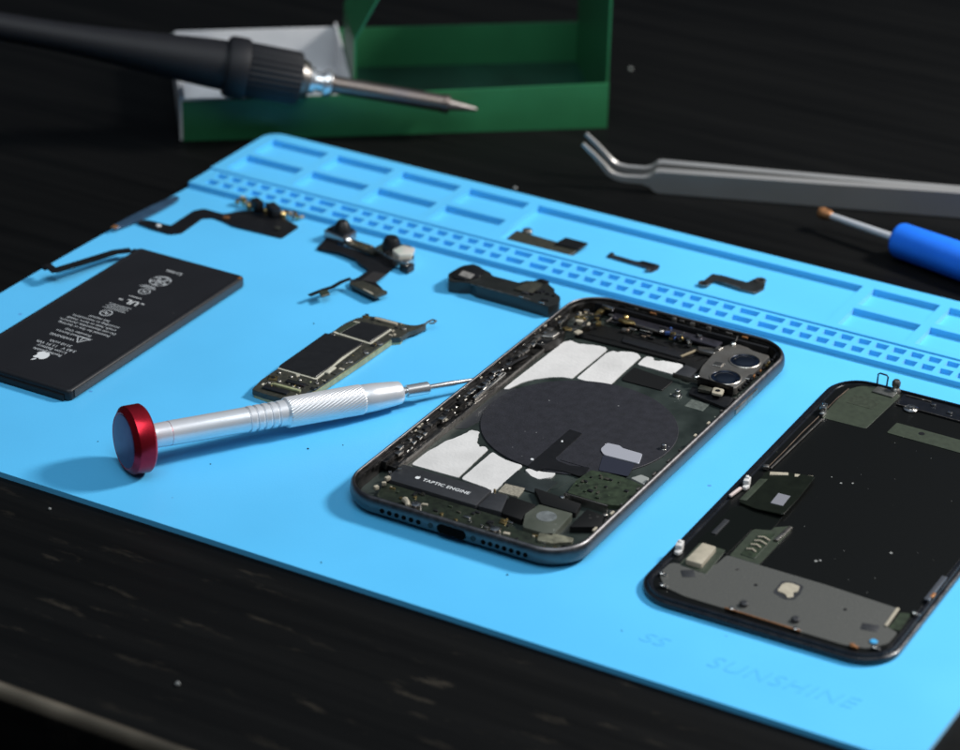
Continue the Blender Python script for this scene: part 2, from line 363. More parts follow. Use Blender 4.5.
# ================================================================== PHONE SHELL
PX, PY = 200.35, -139.7
W2, H2 = 37.85, 75.45
def build_phone():
    R = thing('phone_shell', 'opened dark grey phone shell, screen removed, inner parts and round charging coil exposed', 'phone', (PX, PY, 0))
    N = 14
    def outl(d, r0=12.5): return rrect(PX - W2 + d, PX + W2 - d, PY - H2 + d, PY + H2 - d, max(.8, r0 - d), N)
    # outer frame
    mb = MB()
    prof = [(4.6, .25), (3.2, .3), (2.0, .62), (1.05, 1.25), (.35, 2.2), (.0, 3.3), (.0, 4.5), (.22, 5.5), (.55, 6.15), (.95, 6.5), (1.25, 6.55), (1.45, 6.4), (1.5, 6.0)]
    mb.ring_sweep(outl, prof); mb.build('frame', M['frame'], R, recalc=True)
    mb = MB()
    prof = [(1.5, 6.0), (1.55, 5.35), (2.35, 5.25), (2.5, 4.9), (2.55, 1.2), (4.6, 1.0), (4.6, .25)]
    mb.ring_sweep(outl, prof); mb.build('inner_wall', M['inner'], R, recalc=True)
    mb = MB(); mb.prism(outl(4.5), .3, 1.6); mb.prism(outl(2.6), 1.1, 1.55)
    mb.build('back_panel', M['green_blk'], R)
    # side button
    mb = MB(); mb.box((PX + W2 - .12, -102.2, 3.9), (.9, 16, 2.2), .4); mb.build('side_button', M['inner_lt'], R)
    # speaker holes, port and screws of the bottom edge
    yb = PY - H2
    for i in range(6):
        mb = MB(); mb.cyl((178.6 + i * 2.35, yb + .5, 3.4), .72, .62, 16, (0, -1, 0)); mb.build('speaker_hole', M['void'], R)
    for i in range(7):
        mb = MB(); mb.cyl((211.0 + i * 2.2, yb + .5, 3.4), .72, .62, 16, (0, -1, 0)); mb.build('speaker_hole', M['void'], R)
    mb = MB(); mb.prism([(x, z) for x, z in rrect(-4.6, 4.6, -1.4, 1.4, 1.35, 6)], 0, .7)
    bmesh.ops.transform(mb.bm, matrix=Matrix.Translation((200.9, yb + .6, 3.5)) @ Matrix.Rotation(math.radians(90), 4, 'X'), verts=mb.bm.verts[:])
    mb.build('charging_port', M['void'], R)
    for x in (194.2, 207.8):
        mb = MB(); mb.cyl((x, yb + .5, 3.5), .8, .66, 16, (0, -1, 0)); mb.build('pentalobe_screw', M['inner'], R)

    # ---------- battery bay floor, adhesive pads
    mb = MB(); mb.prism(rpoly([(169.3, -190), (199.4, -190), (199.4, -181), (206, -180), (213, -176), (214.5, -166), (226, -160), (233.5, -158), (234.6, -112), (221, -103), (214, -100), (213, -88), (169.3, -88)], 1.5), 1.5, 1.72)
    mb.build('bay_floor', M['green_blk'], R)
    # cavity wall left: rail with step and pale lip
    mb = MB(); mb.box((167.6, -140, 2.5), (3.1, 104, 1.9), .3); mb.box((165.6, -137, 3.7), (1.9, 112, 2.6), .25)
    mb.build('side_rail', M['inner'], R)
    mb = MB(); mb.box((169.35, -140, 2.5), (.45, 102, 2.2), .12); mb.build('bay_lip', M['inner_lt'], R)
    pads = [
        [(170.6, -185.5), (170.7, -176), (171.6, -172.5), (172.0, -168), (173.2, -165.8), (174.6, -161.0), (174.9, -158.2), (177.6, -158), (179.2, -161.6), (180.4, -164.2), (182.2, -166.0), (183, -165.1), (185.1, -165.9), (186.0, -185.2)],
        [(186.9, -166.6), (189.5, -167.9), (192.6, -168.9), (198.4, -169.2), (198.7, -187.6), (197.4, -188.8), (196.8, -186.2), (187.0, -185.3)],
        [(170.4, -130.5), (170.4, -123), (171.1, -92.2), (172.4, -90.6), (175.6, -91.4), (177.4, -90.5), (180.5, -89.6), (183.5, -88.9), (185.2, -90.3), (184.9, -113.3), (182, -113.9), (178.6, -116.3), (175.4, -119.9), (173.2, -123.6), (171.6, -129.7)],
        [(186.0, -92.0), (187.0, -89.7), (188.6, -90.3), (189.9, -88.4), (191.7, -88.0), (193.2, -87.3), (195.0, -87.7), (196.3, -89.6), (196.5, -101), (196.9, -112.1), (195.6, -112.9), (191.8, -112.5), (186.0, -112.4)],
        [(197.6, -94.2), (197.4, -87.6), (199.7, -87.3), (200.6, -89.1), (202.3, -88.9), (203.0, -87.7), (209.4, -86.9), (210.2, -87.6), (210.3, -93.9), (209.4, -94.4)],
    ]
    def torn(poly, top):
        out = []; k = len(poly)
        for i in range(k):
            a, b = Vector(poly[i]), Vector(poly[(i + 1) % k]); n_ = max(1, int((b - a).length / .55))
            rough = ((a + b) / 2).y > top
            nv = Vector((b.y - a.y, a.x - b.x)); nv = nv.normalized() if nv.length else nv
            for j in range(n_):
                amp = .26 if rough else .045
                out.append(tuple(a.lerp(b, j / n_) + nv * rnd.uniform(-amp, amp)))
        return out
    tops = [-165.8, -150, -91.8, -91, -89.5]
    for p, tp in zip(pads, tops):
        mb = MB(); mb.prism(torn(rpoly(p, .8), tp), 1.6, 1.98, .08, 1); mb.build('adhesive_pad', M['white'], R)
    mb = MB(); mb.prism(rpoly([(200.2, -171.4), (200.7, -170.3), (205.0, -169.9), (208.7, -168.4), (208.8, -171.2), (206.3, -174.2), (203.6, -173.7)], .5), 1.6, 2.2, .08, 1)
    mb.build('adhesive_scrap', M['white'], R)
    mb = MB(); mb.prism(rpoly([(197.6, -96.6), (212.1, -98.4), (211.9, -105.9), (198.6, -106.3), (197.8, -105)], .7), 1.6, 2.1, .1, 1); mb.build('black_foam', M['blackm'], R)
    # translucent film corner left of coil
    mb = MB(); mb.prism(rpoly([(170.2, -160), (173.2, -158), (175.4, -146), (177.4, -130), (173.5, -127.5), (170.0, -131)], .8), 1.6, 1.8); mb.build('grey_film', M['greyflex'], R)
    # wireless coil
    mb = MB(); mb.cyl((201.2, -139.6, 1.55), 29.4, .62, 96, bev=.15); co = mb.build('charging_coil', M['coil'], R)
    mb = MB(); mb.prism(rpoly([(199.9, -143.2), (204.3, -143.5), (204.5, -161.0), (206.0, -162.2), (210.2, -162.7), (215.7, -160.6), (216.5, -165.4), (215.5, -166.8), (210.6, -166.6), (204.8, -168.2), (203.8, -170.6), (199.9, -169.6)], .5), 2.15, 2.42, .08, 1)
    mb.build('flex_strip', M['black'], R)
    mb = MB(); mb.prism(rpoly([(205.6, -149), (214.6, -152), (214.6, -161), (206.2, -161)], .5), 2.13, 2.3); mb.build('film_square', M['coil'], R)
    mb = MB(); mb.box((201.6, -151.2, 2.5), (.5, 1.0, .12), .03, 30); mb.build('paint_chip', M['inkw'], R)
    mb = MB(); mb.cyl((199.2, -165.2, 2.1), .5, .35, 10); mb.build('dust_grain', M['inkw'], R)
    mb = MB(); mb.prism(rpoly([(213.2, -145.0), (217.6, -144.6), (218.3, -145.6), (225.1, -145.5), (226.9, -151.4), (215.8, -152.0), (213.4, -149.6)], .7), 2.2, 2.55, .1, 1); mb.build('silver_tab', mat('tab_grey', (.36, .36, .40), .5, .3), R)
    mb = MB(); mb.prism(rpoly([(215.6, -152.3), (225.9, -152.0), (227.4, -159.5), (218.6, -160.7)], .5), 2.18, 2.36); mb.build('navy_film', mat('navy_film', (.016, .018, .030), .45), R)
    mb = MB(); mb.prism(rpoly([(228.9, -160.8), (230.6, -157.4), (233.5, -157.9), (233.9, -162.2)], .5), 1.6, 2.9, .1, 1); mb.build('grey_tab', mat('tab_light', (.30, .31, .29), .5, .3), R)
    # boards and modules of the lower right
    mb = MB(); mb.prism(rpoly([(217.0, -162.6), (222.9, -161.6), (228.3, -161.6), (234.2, -163), (233.8, -176.6), (230.1, -178.0), (217.3, -177.9), (216.3, -170.4)], .6), 1.6, 2.9, .12, 1)
    b = mb.build('lower_board', M['pcb'], R)
    for i in range(16):
        x, y = rnd.uniform(218, 232), rnd.uniform(-176, -164)
        mb = MB(); mb.box((x, y, 3.05), (rnd.uniform(.6, 1.7), rnd.uniform(.5, 1.3), .5), .06, rnd.choice((0, 90))); mb.build('component', rnd.choice((M['chip'], M['pcb_dk'], M['black'], M['pcb'])), b)
    mb = MB(); mb.box((224.6, -180.4, 2.9), (13.8, .5, 2.6), .12); mb.build('bracket_edge', M['silverd'], R)
    mb = MB(); mb.prism([(199.7, -186.4), (199.2, -181.2), (205.4, -180.7), (206.0, -186.0)], 1.6, 2.1, .08, 1); mb.build('mesh_patch', mat('mesh_patch', (.30, .27, .21), .6, col2=(.14, .125, .10), scale=1500), R)
    mb = MB(); mb.box((205, -177, 1.9), (13, 9, .3), .1); mb.build('bare_panel', mat('bare_panel', (.030, .036, .036), .3, .3, vary=.4, scale=120), R)
    # taptic engine
    mb = MB(); mb.prism(rpoly([(170.2, -189.8), (199.4, -189.4), (199.9, -199.6), (170.2, -199.6)], .5), 1.5, 4.0, .25)
    t = mb.build('vibration_motor', M['greyflex'], R)
    mb = MB(); mb.text('TAPTIC ENGINE', 179.8, -195.3, 4.02, 2.05, h=.05, bold=.02, spacing=1.05)
    ap = [(.0, .75), (.35, .85), (.7, .7), (.85, .35), (.72, .0), (.8, -.35), (.6, -.75), (.3, -.95), (.0, -.85), (-.3, -.95), (-.6, -.75), (-.85, -.3), (-.88, .25), (-.7, .65), (-.35, .85)]
    mb.prism([(178.0 + x * .8, -194.5 + y * .8) for x, y in ap][::-1], 3.98, 4.06)
    mb.prism([(178.0 + x * .8, -194.5 + y * .8) for x, y in ((.02, .95), (.38, 1.5), (.4, 1.25), (.25, 1.0))], 3.98, 4.06)
    mb.build('motor_lettering', M['inkw'], t)
    mb = MB(); mb.prism(rpoly([(200.2, -199.0), (200.0, -189.7), (204.5, -189.1), (207.4, -198.5)], .5), 1.6, 3.7, .2); mb.build('grey_block', M['greyflex'], R)
    mb = MB(); mb.box((200.0, -189.0, 3.5), (.5, .6, 1.4), .1); mb.build('gold_pin', M['gold'], R)
    mb = MB(); mb.prism(rpoly([(204.8, -189.0), (213.6, -189.4), (214.1, -199.1), (207.6, -198.6)], .5), 1.6, 3.5, .2); mb.build('black_block', M['blackm'], R)
    mb = MB(); mb.prism(rpoly([(208.5, -181.0), (224.1, -182.0), (225.2, -187.5), (214.5, -187.8)], .5), 1.6, 3.3, .2); mb.build('black_cover', M['blackm'], R)
    mb = MB(); mb.prism(rpoly([(213.9, -196.4), (214.4, -189.4), (225.0, -188.9), (226.0, -203.0), (216.7, -202.9)], .6), 1.6, 3.9, .25); mb.build('speaker_box', mat('speaker_box', (.050, .056, .042), .45, col2=(.075, .08, .065), scale=150, speck=.05), R)
    mb = MB(); mb.cyl((219.6, -194.4, 3.85), 2.9, .12, 28); mb.build('pale_smudge', mat('smudge_grey', (.12, .13, .13), .5, vary=.4, scale=300), R)
    mb = MB(); mb.prism(rpoly([(227.0, -184.2), (233.0, -185.2), (235.0, -191.0), (227.4, -195.6)], .6), 1.6, 3.6, .25); mb.build('loudspeaker', M['blackm'], R)
    # ledge parts along the bottom
    mb = MB(); mb.prism(rpoly([(170, -200.3), (199.5, -200.3), (212, -200.5), (214, -203.8), (230, -204.0), (229.5, -209.5), (212, -211.6), (186, -211.6), (173, -209)], 1), 1.5, 3.2, .2); mb.build('charge_board', mat('dark_green_board', (.011, .015, .009), .4, vary=.5, scale=500), R)
    for x, y in ((185.7, -208.6), (211.2, -208.8)):
        mb = MB(); mb.lathe((x, y, 3.2), (0, 0, 1), [(0, 1.7), (.8, 1.7), (1.5, 1.45), (1.7, .8), (1.65, .3)], 20); mb.build('dock_screw', M['silver'], R)
    for i in range(5):
        x = 169.8 + rnd.uniform(0, 2.4)
        mb = MB(); mb.box((x, -193.5 - i * 3.1, 4.2), (rnd.uniform(.9, 1.9), rnd.uniform(.8, 1.8), 1.2), .2, rnd.uniform(0, 90)); mb.build('clip', rnd.choice((M['silver'], M['beige'], M['silverd'])), R)
    mb = MB(); mb.tube([(181.3, -207.2, 3.9), (183.2, -209.0, 4.4), (184.0, -210.2, 4.2)], [1.0, .8, .6], 8); mb.build('coax_plug', M['beige'], R)
    mb = MB(); mb.prism(rpoly([(222, -203.4), (226, -201.6), (231.6, -200.8), (232.2, -203), (228, -206.4), (223.5, -207.2)], .6), 3.1, 3.9, .15); mb.build('curled_flex', mat('curled_flex', (.17, .165, .12), .45, .3, vary=.5, scale=400), R)
    for i in range(52):
        x = rnd.uniform(172, 231); y = rnd.uniform(-211.0, -203.8) if x > 213 else rnd.uniform(-211.2, -200.8)
        if x < 176: y = rnd.uniform(-207, -201)
        m_ = rnd.choice((M['gold'], M['gold'], M['silver'], M['chip'], M['black'], M['silverd'], M['beige'], M['pcb_dk'], M['pcb']))
        mb = MB(); mb.box((x, y, 3.35), (rnd.uniform(.5, 2.2), rnd.uniform(.4, 1.1), .5), .08, rnd.choice((0, 0, 90, 12))); mb.build('component', m_, R)
    # ---------- right side: thin ledge, screws
    mb = MB(); mb.box((234.9, -146, 2.0), (.9, 108, 1.2), .2); mb.build('side_ledge', M['inner'], R)
    for i in range(11):
        y = -196 + i * 9.3 + rnd.uniform(-2, 2)
        mb = MB(); mb.box((235.25, y, 5.0), (.7, rnd.uniform(.6, 2.2), .7), .12); mb.build('clip', rnd.choice((M['silverd'], M['inner_lt'], M['beige'])), R)
    for x, y in ((231.6, -186.5), (232.6, -184.0), (230.2, -188.2), (233.4, -181.7)):
        mb = MB(); mb.lathe((x, y, 2.4), (0, 0, 1), [(0, .8), (1.0, .8), (1.2, .5)], 10); mb.build('screw', M['inner_lt'], R)
    for x, y in ((217.1, -106.0), (228.6, -138.8), (217.8, -181.6)):
        mb = MB(); mb.lathe((x, y, 1.6), (0, 0, 1), [(0, 1.5), (.5, 1.5), (.6, .8), (1.9, .75), (2.1, .45)], 18); mb.build('screw_post', M['silver'], R)
    # engraved code plate without the code
    mb = MB(); mb.prism([(221.9, -111.0), (221.9, -105.9), (227.9, -105.9), (228.1, -111.0)], 1.6, 1.78); mb.build('code_plate', mat('code_plate', (.075, .085, .075), .5, vary=.3, scale=900), R)

    # ---------- left rail hardware
    seg = [(-180.6, -170.5, 2), (-146.5, -125.5, 1), (-124, -90, 0)]
    y = -186.0
    while y < -80:
        x = 166.2 + rnd.uniform(-.5, .9)
        bright = (-146.5 < y < -124.5) or (-181 < y < -170)
        m_ = M['silver'] if (bright and rnd.random() < .7) else rnd.choice((M['inner'], M['inner_lt'], M['black'], M['silverd'], M['silver']))
        mb = MB(); mb.box((x, y, 5.05 + rnd.uniform(-.3, .3)), (rnd.uniform(.8, 2.0), rnd.uniform(1.0, 3.4), rnd.uniform(.5, 1.2)), .15, rnd.uniform(-8, 8))
        mb.build('rail_clip', m_, R); y += rnd.uniform(1.9, 3.3)
    mb = MB(); mb.box((168.2, -135.2, 4.1), (1.0, 19.5, 1.7), .2); mb.box((167.7, -128, 5.0), (1.0, 3, 1), .2); mb.box((167.7, -137, 5.0), (1.0, 3.6, .9), .2)
    mb.build('spring_contact', M['silver'], R)
    mb = MB(); mb.tube([(166.9, -124, 5.2), (167.9, -121.5, 5.6), (167.6, -118.5, 5.2), (168.4, -112, 4.6)], .45, 8); mb.build('wire_loop', M['black'], R)
    for yy in (-178.5, -175, -172.2):
        mb = MB(); mb.box((167.3, yy, 4.9), (1.0, 2.0, .9), .2); mb.build('spring_clip', M['silver'], R)
    for i in range(34):  # small pale boxes stand in for solder glints along the rail
        y = rnd.uniform(-188, -84); x = rnd.choice((164.3, 164.8, 166.8, 168.3)) + rnd.uniform(-.2, .2)
        z = 5.6 if x < 165.5 else 4.9
        mb = MB(); mb.box((x, y, z), (rnd.uniform(.25, .6), rnd.uniform(.4, 1.4), rnd.uniform(.3, .6)), .06, rnd.uniform(-10, 10), seg=1); mb.build('rail_glint', rnd.choice((M['silver'], M['silverd'], M['beige'])), R)
    # mute switch / volume boss
    mb = MB(); mb.prism(rpoly([(165.4, -104), (169.6, -103), (171.2, -97), (170.6, -91), (166.5, -91.5)], .9), 2, 5.0, .4); mb.build('button_boss', M['inner'], R)
    mb = MB(); mb.prism(rpoly([(166, -99.5), (170.0, -98), (170.4, -93.5), (167.2, -94)], .8), 4.9, 5.7, .3); mb.build('button_bracket', M['silverd'], R)

    # ---------- top end
    mb = MB(); mb.prism(rpoly([(172.0, -87.4), (171.8, -76.5), (214.5, -74.5), (216.5, -96.2), (210.9, -95.4), (210.6, -86.0), (196, -86.2), (184, -86.8)], .8), 1.5, 2.3, .15); mb.build('top_shield', M['blackm'], R)
    mb = MB(); mb.prism(rpoly([(210.5, -95.0), (210.9, -87.6), (215.4, -88.6), (215.9, -95.6)], .5), 2.28, 2.6, .1); mb.build('grey_flex', M['greyflex'], R)
    mb = MB(); mb.box((216.0, -97.0, 3.3), (9.5, .55, 1.6), .15, 2); mb.build('bracket_edge', M['silverd'], R)
    mb = MB(); mb.box((199, -67.9, 3.4), (62, 1.2, 3.6), .3); mb.build('top_rail', M['black'], R)
    mb = MB(); mb.box((196, -71.2, 3.4), (38, 4.0, .9), .3, -1); mb.build('shelf', mat('violet_grey_shelf', (.070, .066, .082), .35, .8, vary=.3, scale=300), R)
    # corner cluster of brass and steel fittings
    for i in range(30):
        x, y = rnd.gauss(171.6, 2.6), rnd.gauss(-80.0, 4.0)
        x = max(167.2, min(178, x)); y = max(-88, min(-69.5, y))
        m_ = rnd.choice((M['beige'], M['silver'], M['gold'], M['silverd'], M['beige'], M['black'], M['inner']))
        mb = MB(); mb.box((x, y, rnd.uniform(3.2, 5.0)), (rnd.uniform(.8, 2.6), rnd.uniform(.6, 2.2), rnd.uniform(.5, 1.4)), .2, rnd.uniform(0, 90)); mb.build('fitting', m_, R)
    mb = MB(); mb.box((174.6, -69.4, 5.2), (4.6, 1.3, 1.1), .3, -14); mb.build('bright_fitting', M['silver'], R)
    mb = MB(); mb.prism(rpoly([(180.4, -72.8), (185.5, -72.6), (186.6, -73.9), (183, -74.9), (180.6, -74.2)], .5), 4.0, 4.7, .2); mb.cyl((182.0, -71.5, 3.6), .9, 1.6, 14, bev=.2); mb.build('brass_bracket', M['gold'], R)
    mb = MB(); mb.box((184.9, -77.2, 3.0), (2.6, 1.6, 1.4), .3, 10); mb.build('bright_fitting', M['silverd'], R)
    mb = MB(); mb.box((191, -73.9, 3.9), (9.5, .9, .8), .2, -2); mb.cyl((195.6, -73.9, 3.6), .9, 1.1, 14, bev=.2); mb.build('contact_bar', M['silverd'], R)
    blue = mat('blue_component', (.06, .12, .34), .3, .5)
    for i in range(20):
        x, y = rnd.uniform(197, 209), rnd.uniform(-76.2, -70.0)
        m_ = rnd.choice((M['silver'], blue, M['silverd'], M['black'], M['gold'], M['inner_lt']))
        mb = MB(); mb.box((x, y, rnd.uniform(3.2, 4.4)), (rnd.uniform(.6, 1.8), rnd.uniform(.5, 1.3), rnd.uniform(.5, 1.4)), .15, rnd.uniform(0, 90)); mb.build('component', m_, R)
    for x in (196.6, 203.0, 208.6):
        mb = MB(); mb.box((x, -66.6, 5.2), (1.6, 1.3, 2.0), .3); mb.build('screw_boss', M['inner_lt'], R)
    for i in range(9):
        x = 178 + i * 5.4 + rnd.uniform(-1, 1)
        mb = MB(); mb.box((x, -66.4, 5.6), (rnd.uniform(.6, 2.4), .6, .6), .1); mb.build('rim_clip', rnd.choice((M['copper'], M['inner_lt'], M['black'], M['inner'])), R)
    mb = MB(); mb.prism(rpoly([(209.5, -76.4), (214.5, -75.2), (216.5, -76.6), (216.2, -78.6), (211.0, -78.8)], .5), 2.9, 3.9, .2); mb.build('connector', M['silverd'], R)
    mb = MB(); mb.box((208.6, -80.6, 2.8), (.8, 7.0, .6), .15, -18); mb.build('flat_cable', mat('tan_cable', (.25, .20, .13), .5), R)
    for i in range(26):
        x, y = rnd.uniform(176, 214), rnd.choice((rnd.uniform(-75.5, -68.5), rnd.uniform(-78, -74)))
        m_ = rnd.choice((M['inner_lt'], M['black'], M['chip'], M['silverd'], M['tan'], M['pcb_dk'], M['inner']))
        mb = MB(); mb.box((x, y, rnd.uniform(2.5, 3.9)), (rnd.uniform(.8, 4.2), rnd.uniform(.3, 1.0), rnd.uniform(.3, .9)), .1, rnd.choice((-2, 0, 3, 88)), seg=1); mb.build('small_part', m_, R)
    for (p0, p1) in (((186, -78.5), (208, -81.0)), ((175, -84.5), (196, -84.9)), ((212, -84), (215.5, -77)), ((207.5, -86.5), (212, -78.5))):
        mb = MB(); mb.tube([(*p0, 2.4), ((p0[0] + p1[0]) / 2, (p0[1] + p1[1]) / 2 + .4, 2.6), (*p1, 2.4)], .09, 6); mb.build('fine_wire', M['inner'], R)
    mb = MB(); mb.prism(rpoly([(186, -80), (207, -80.6), (208, -84.6), (187, -84.2)], .6), 2.25, 2.9, .15); mb.build('dark_module', M['chip'], R)
    # camera bracket with two lens openings
    mb = MB()
    outer = [(219.6, -97.2), (217.4, -90), (216.6, -80), (217.4, -72.0), (219.0, -70.2), (222.5, -69.6), (226.5, -71.6), (232.2, -71.4), (232.9, -84), (232.2, -97.6), (224.4, -98.4)]
    outer = rpoly(outer, 1.4)
    mb.prism(outer, 2.2, 4.5, .35)
    br = mb.build('camera_bracket', M['camplate'], R)
    for (x, y) in ((227.0, -79.2), (226.6, -92.4)):
        mb = MB()
        for rings in ([(0, 5.0), (.25, 5.05), (.4, 4.85), (.4, 4.6), (.1, 4.5)],):
            q = mb.lathe((x, y, 4.42), (0, 0, 1), rings, 44, caps=False)
        ln = mb.build('lens_ring', M['camplate'], br)
        mb = MB(); mb.lathe((x, y, 4.46), (0, 0, 1), [(0, 4.6), (.12, 4.5), (.14, 3.5), (.10, 0.3)], 40); mb.build('lens_recess', M['lensblue'], br)
        mb = MB(); mb.lathe((x, y, 4.6), (0, 0, 1), [(0, 3.3), (.25, 2.9), (.42, 2.0), (.5, .6), (.5, .05)], 36); mb.build('lens_glass', M['lens'], br)
    mb = MB(); mb.cyl((219.0, -97.0, 3.9), 1.1, 1.4, 16, bev=.25); mb.build('bracket_screw', M['silver'], br)
    mb = MB(); mb.cyl((219.2, -71.0, 4.2), .9, 1.2, 16, bev=.25); mb.build('bracket_screw', M['silver'], br)
    mb = MB(); mb.box((226.2, -98.6, 4.1), (12.0, .5, 3.2), .15, -2); mb.build('bracket_lip', M['inner'], br)
    mb = MB(); mb.tube([(219.2, -70.4, 4.8), (219.2, -68.9, 5.2), (219.0, -67.5, 6.0)], .22, 6); mb.build('grounding_wire', M['inner_lt'], R)
    for q in ([(217.2, -77), (215.6, -76.6), (215.8, -74.4), (217.6, -74.8)], [(232.4, -74), (233.8, -74.4), (233.8, -77.8), (232.6, -77.6)], [(232.2, -87), (234.0, -86.4), (234.0, -90), (232.2, -90.2)], [(219.6, -84.8), (222.4, -84.2), (222.6, -87.2), (219.8, -87.4)]):
        mb = MB(); mb.prism(q, 3.6, 4.9, .15, 1); mb.build('bracket_tab', M['silverd'], br)
    for i in range(14):
        y = -98 + i * 2.1
        mb = MB(); mb.box((234.0 + rnd.uniform(-.4, .4), y, 4.8), (rnd.uniform(.5, 1.3), rnd.uniform(.6, 2.0), .8), .15, rnd.uniform(-20, 20)); mb.build('clip', rnd.choice((M['inner_lt'], M['black'], M['copper'], M['gold'], M['black'])), R)
    # ring terminal
    mb = MB()
    c = (228.2, -101.7)
    mb.prism(rpoly([(226.2, -99.8), (229.8, -99.6), (230.6, -103.4), (227.2, -103.8)], 1.0), 3.9, 4.6, .2)
    rt = mb.build('ring_terminal', M['beige'], R)
    mb = MB(); mb.cyl((228.4, -101.6, 4.55), .8, .12, 16); mb.build('terminal_hole', M['black'], rt)
    mb = MB(); mb.prism(rpoly([(221.8, -100), (226, -99.9), (226.2, -102.4), (222.2, -102.9)], .5), 3.2, 4.2, .2); mb.build('connector', M['pcb_dk'], R)
    mb = MB(); mb.prism(rpoly([(219.0, -99.4), (233.5, -99.6), (233.8, -107), (229, -106), (220, -104.4)], .8), 1.6, 2.7, .2); mb.build('camera_flex', M['black'], R)
build_phone()

# ================================================================== DISPLAY ASSEMBLY
def build_display():
    CX, CY, A = 291.8, -140.6, .0147
    R = thing('display_assembly', 'removed phone screen lying face down, black back with dull metal plate at near end', 'screen', (CX, CY, 0))
    def T(poly):  # rotate panel coordinates about its centre
        c, s = math.cos(A), math.sin(A)
        return [(CX + c * (x - CX) - s * (y - CY), CY + s * (x - CX) + c * (y - CY)) for x, y in poly]
    def outl(d): return T(rrect(CX - 36.9 + d, CX + 36.9 - d, CY - 74.4 + d, CY + 74.4 - d, max(.8, 11.5 - d), 14))
    mb = MB()
    prof = [(3, .02), (.9, .05), (.3, .35), (0, .8), (0, 1.5), (.15, 1.85), (.5, 2.05), (1.1, 2.1), (1.25, 2.6), (1.7, 2.75), (2.1, 2.7), (2.2, 2.0), (2.8, 1.9)]
    mb.ring_sweep(outl, prof); mb.prism(outl(2.7), .05, 1.92)
    mb.build('bezel', M['bezel'], R)
    mb = MB(); mb.prism(outl(2.9), 1.8, 2.15, .1); mb.build('backlight_panel', M['panelblk'], R)
    # lower metal plate
    pl = [(258.9, -203.0), (259.2, -196.5), (261.2, -195.6), (268.6, -197.2), (270.3, -190), (270.5, -184.6), (281.2, -184.9), (300.5, -184.9), (321.7, -185.9), (322.4, -196.4), (326.0, -197), (325.8, -203.5), (322.4, -208.6), (316, -210.2), (270.0, -210.2), (263.2, -208.6)]
    mb = MB(); mb.prism(rpoly(pl, 1.2), 2.1, 2.42, .08, 1); p = mb.build('steel_plate', M['plate'], R)
    mb = MB(); mb.box((265.8, -199.2, 2.46), (3.6, 3.6, .14), .05, 35); mb.build('plate_slot', M['greyflex'], p)
    mb = MB(); mb.box((318.8, -198.8, 2.46), (4.6, 3.2, .14), .05, 12); mb.build('plate_slot', M['greyflex'], p)
    mb = MB(); mb.box((321.9, -191.2, 2.6), (.9, 10, .5), .1, 3); mb.build('pale_bar', M['beige'], p)
    ap = [(290.2, -195.0), (290.0, -190.5), (291.6, -189.3), (294.6, -189.6), (295.2, -192.6), (294.2, -193.6), (295.4, -195.4), (294.0, -197.0), (293.2, -195.4)]
    mb = MB(); mb.prism(rpoly([(289.4, -196.0), (289.2, -189.4), (292, -188.2), (295.4, -188.7), (296.2, -193), (296.0, -196.6), (293.6, -197.8)], .8), 2.4, 2.46); mb.build('plate_recess', M['greyflex'], p)
    mb = MB(); mb.prism(rpoly(ap, .7), 2.44, 2.7, .1, 1); mb.build('pale_chip', M['beige'], p)
    for x, y in ((276.3, -190.2), (309.6, -193.9), (284, -195)):
        mb = MB(); mb.cyl((x, y, 2.40), .55, .08, 12); mb.build('pin_hole', M['silverd'] if x < 280 else M['black'], p)
    # beige vibration pad / speaker mesh on flex
    mb = MB(); mb.prism(rpoly([(261.3, -182.5), (269.3, -182.5), (270.2, -197.0), (261.5, -196.0)], .8), 2.1, 2.5, .1, 1); mb.build('flex_tail', M['olive'], R)
    mb = MB(); mb.prism(rpoly([(262.9, -195.2), (262.9, -184.4), (267.3, -184.5), (267.8, -195.2)], .6), 2.4, 4.0, .35); mb.build('beige_block', M['beige'], R)
    # flex cable area
    mb = MB(); mb.prism(rpoly([(260.6, -182), (260.4, -161), (263.0, -157.0), (275.0, -157.0), (275.6, -166), (270.5, -168), (270.2, -184.4), (262, -184)], .8), 2.05, 2.45, .1, 1); mb.build('flex_cable', mat('flex_black', (.004, .005, .004), .3, spec=.2), R)
    mb = MB(); mb.prism(rpoly([(261.3, -157.2), (260.6, -137.0), (267.2, -134.4), (274.4, -133.2), (275.3, -147.5), (275.5, -158.2), (267.1, -158.6)], .8), lambda x, y: 2.5 + .05 * (x - 260), lambda x, y: 2.95 + .05 * (x - 260), .1, 1); fl = mb.build('folded_flex', mat('folded_flex', (.007, .009, .006), .32, spec=.2, vary=.2, scale=300), R)
    mb = MB(); mb.prism([(269.6, -153.9), (269.2, -147.6), (272.9, -147.4), (273.4, -153.7)], 3.35, 3.62, .05, 1); mb.build('grey_chip', mat('grey_chip', (.17, .17, .19), .5), fl)
    for q in ([(261.9, -137.2), (266.6, -134.9), (267.3, -136.3), (262.5, -138.9)], [(268.5, -134.6), (273.6, -132.9), (274.2, -134.5), (269.1, -136.1)]):
        mb = MB(); mb.prism(q, 2.9, 3.45, .05, 1); mb.build('contact_row', M['beige'], fl)
    mb = MB(); mb.prism(rpoly([(260.9, -142), (263.6, -140.5), (263.2, -155.5), (260.9, -156)], .5), 2.4, 3.1, .1); mb.build('flex_edge', M['olive'], R)
    mb = MB(); mb.prism(rpoly([(271.2, -184.6), (270.9, -168.0), (279.3, -160.6), (280.2, -163), (280.2, -184.6)], .6), 2.05, 2.4, .1, 1); cb = mb.build('connector_bed', M['olive'], R)
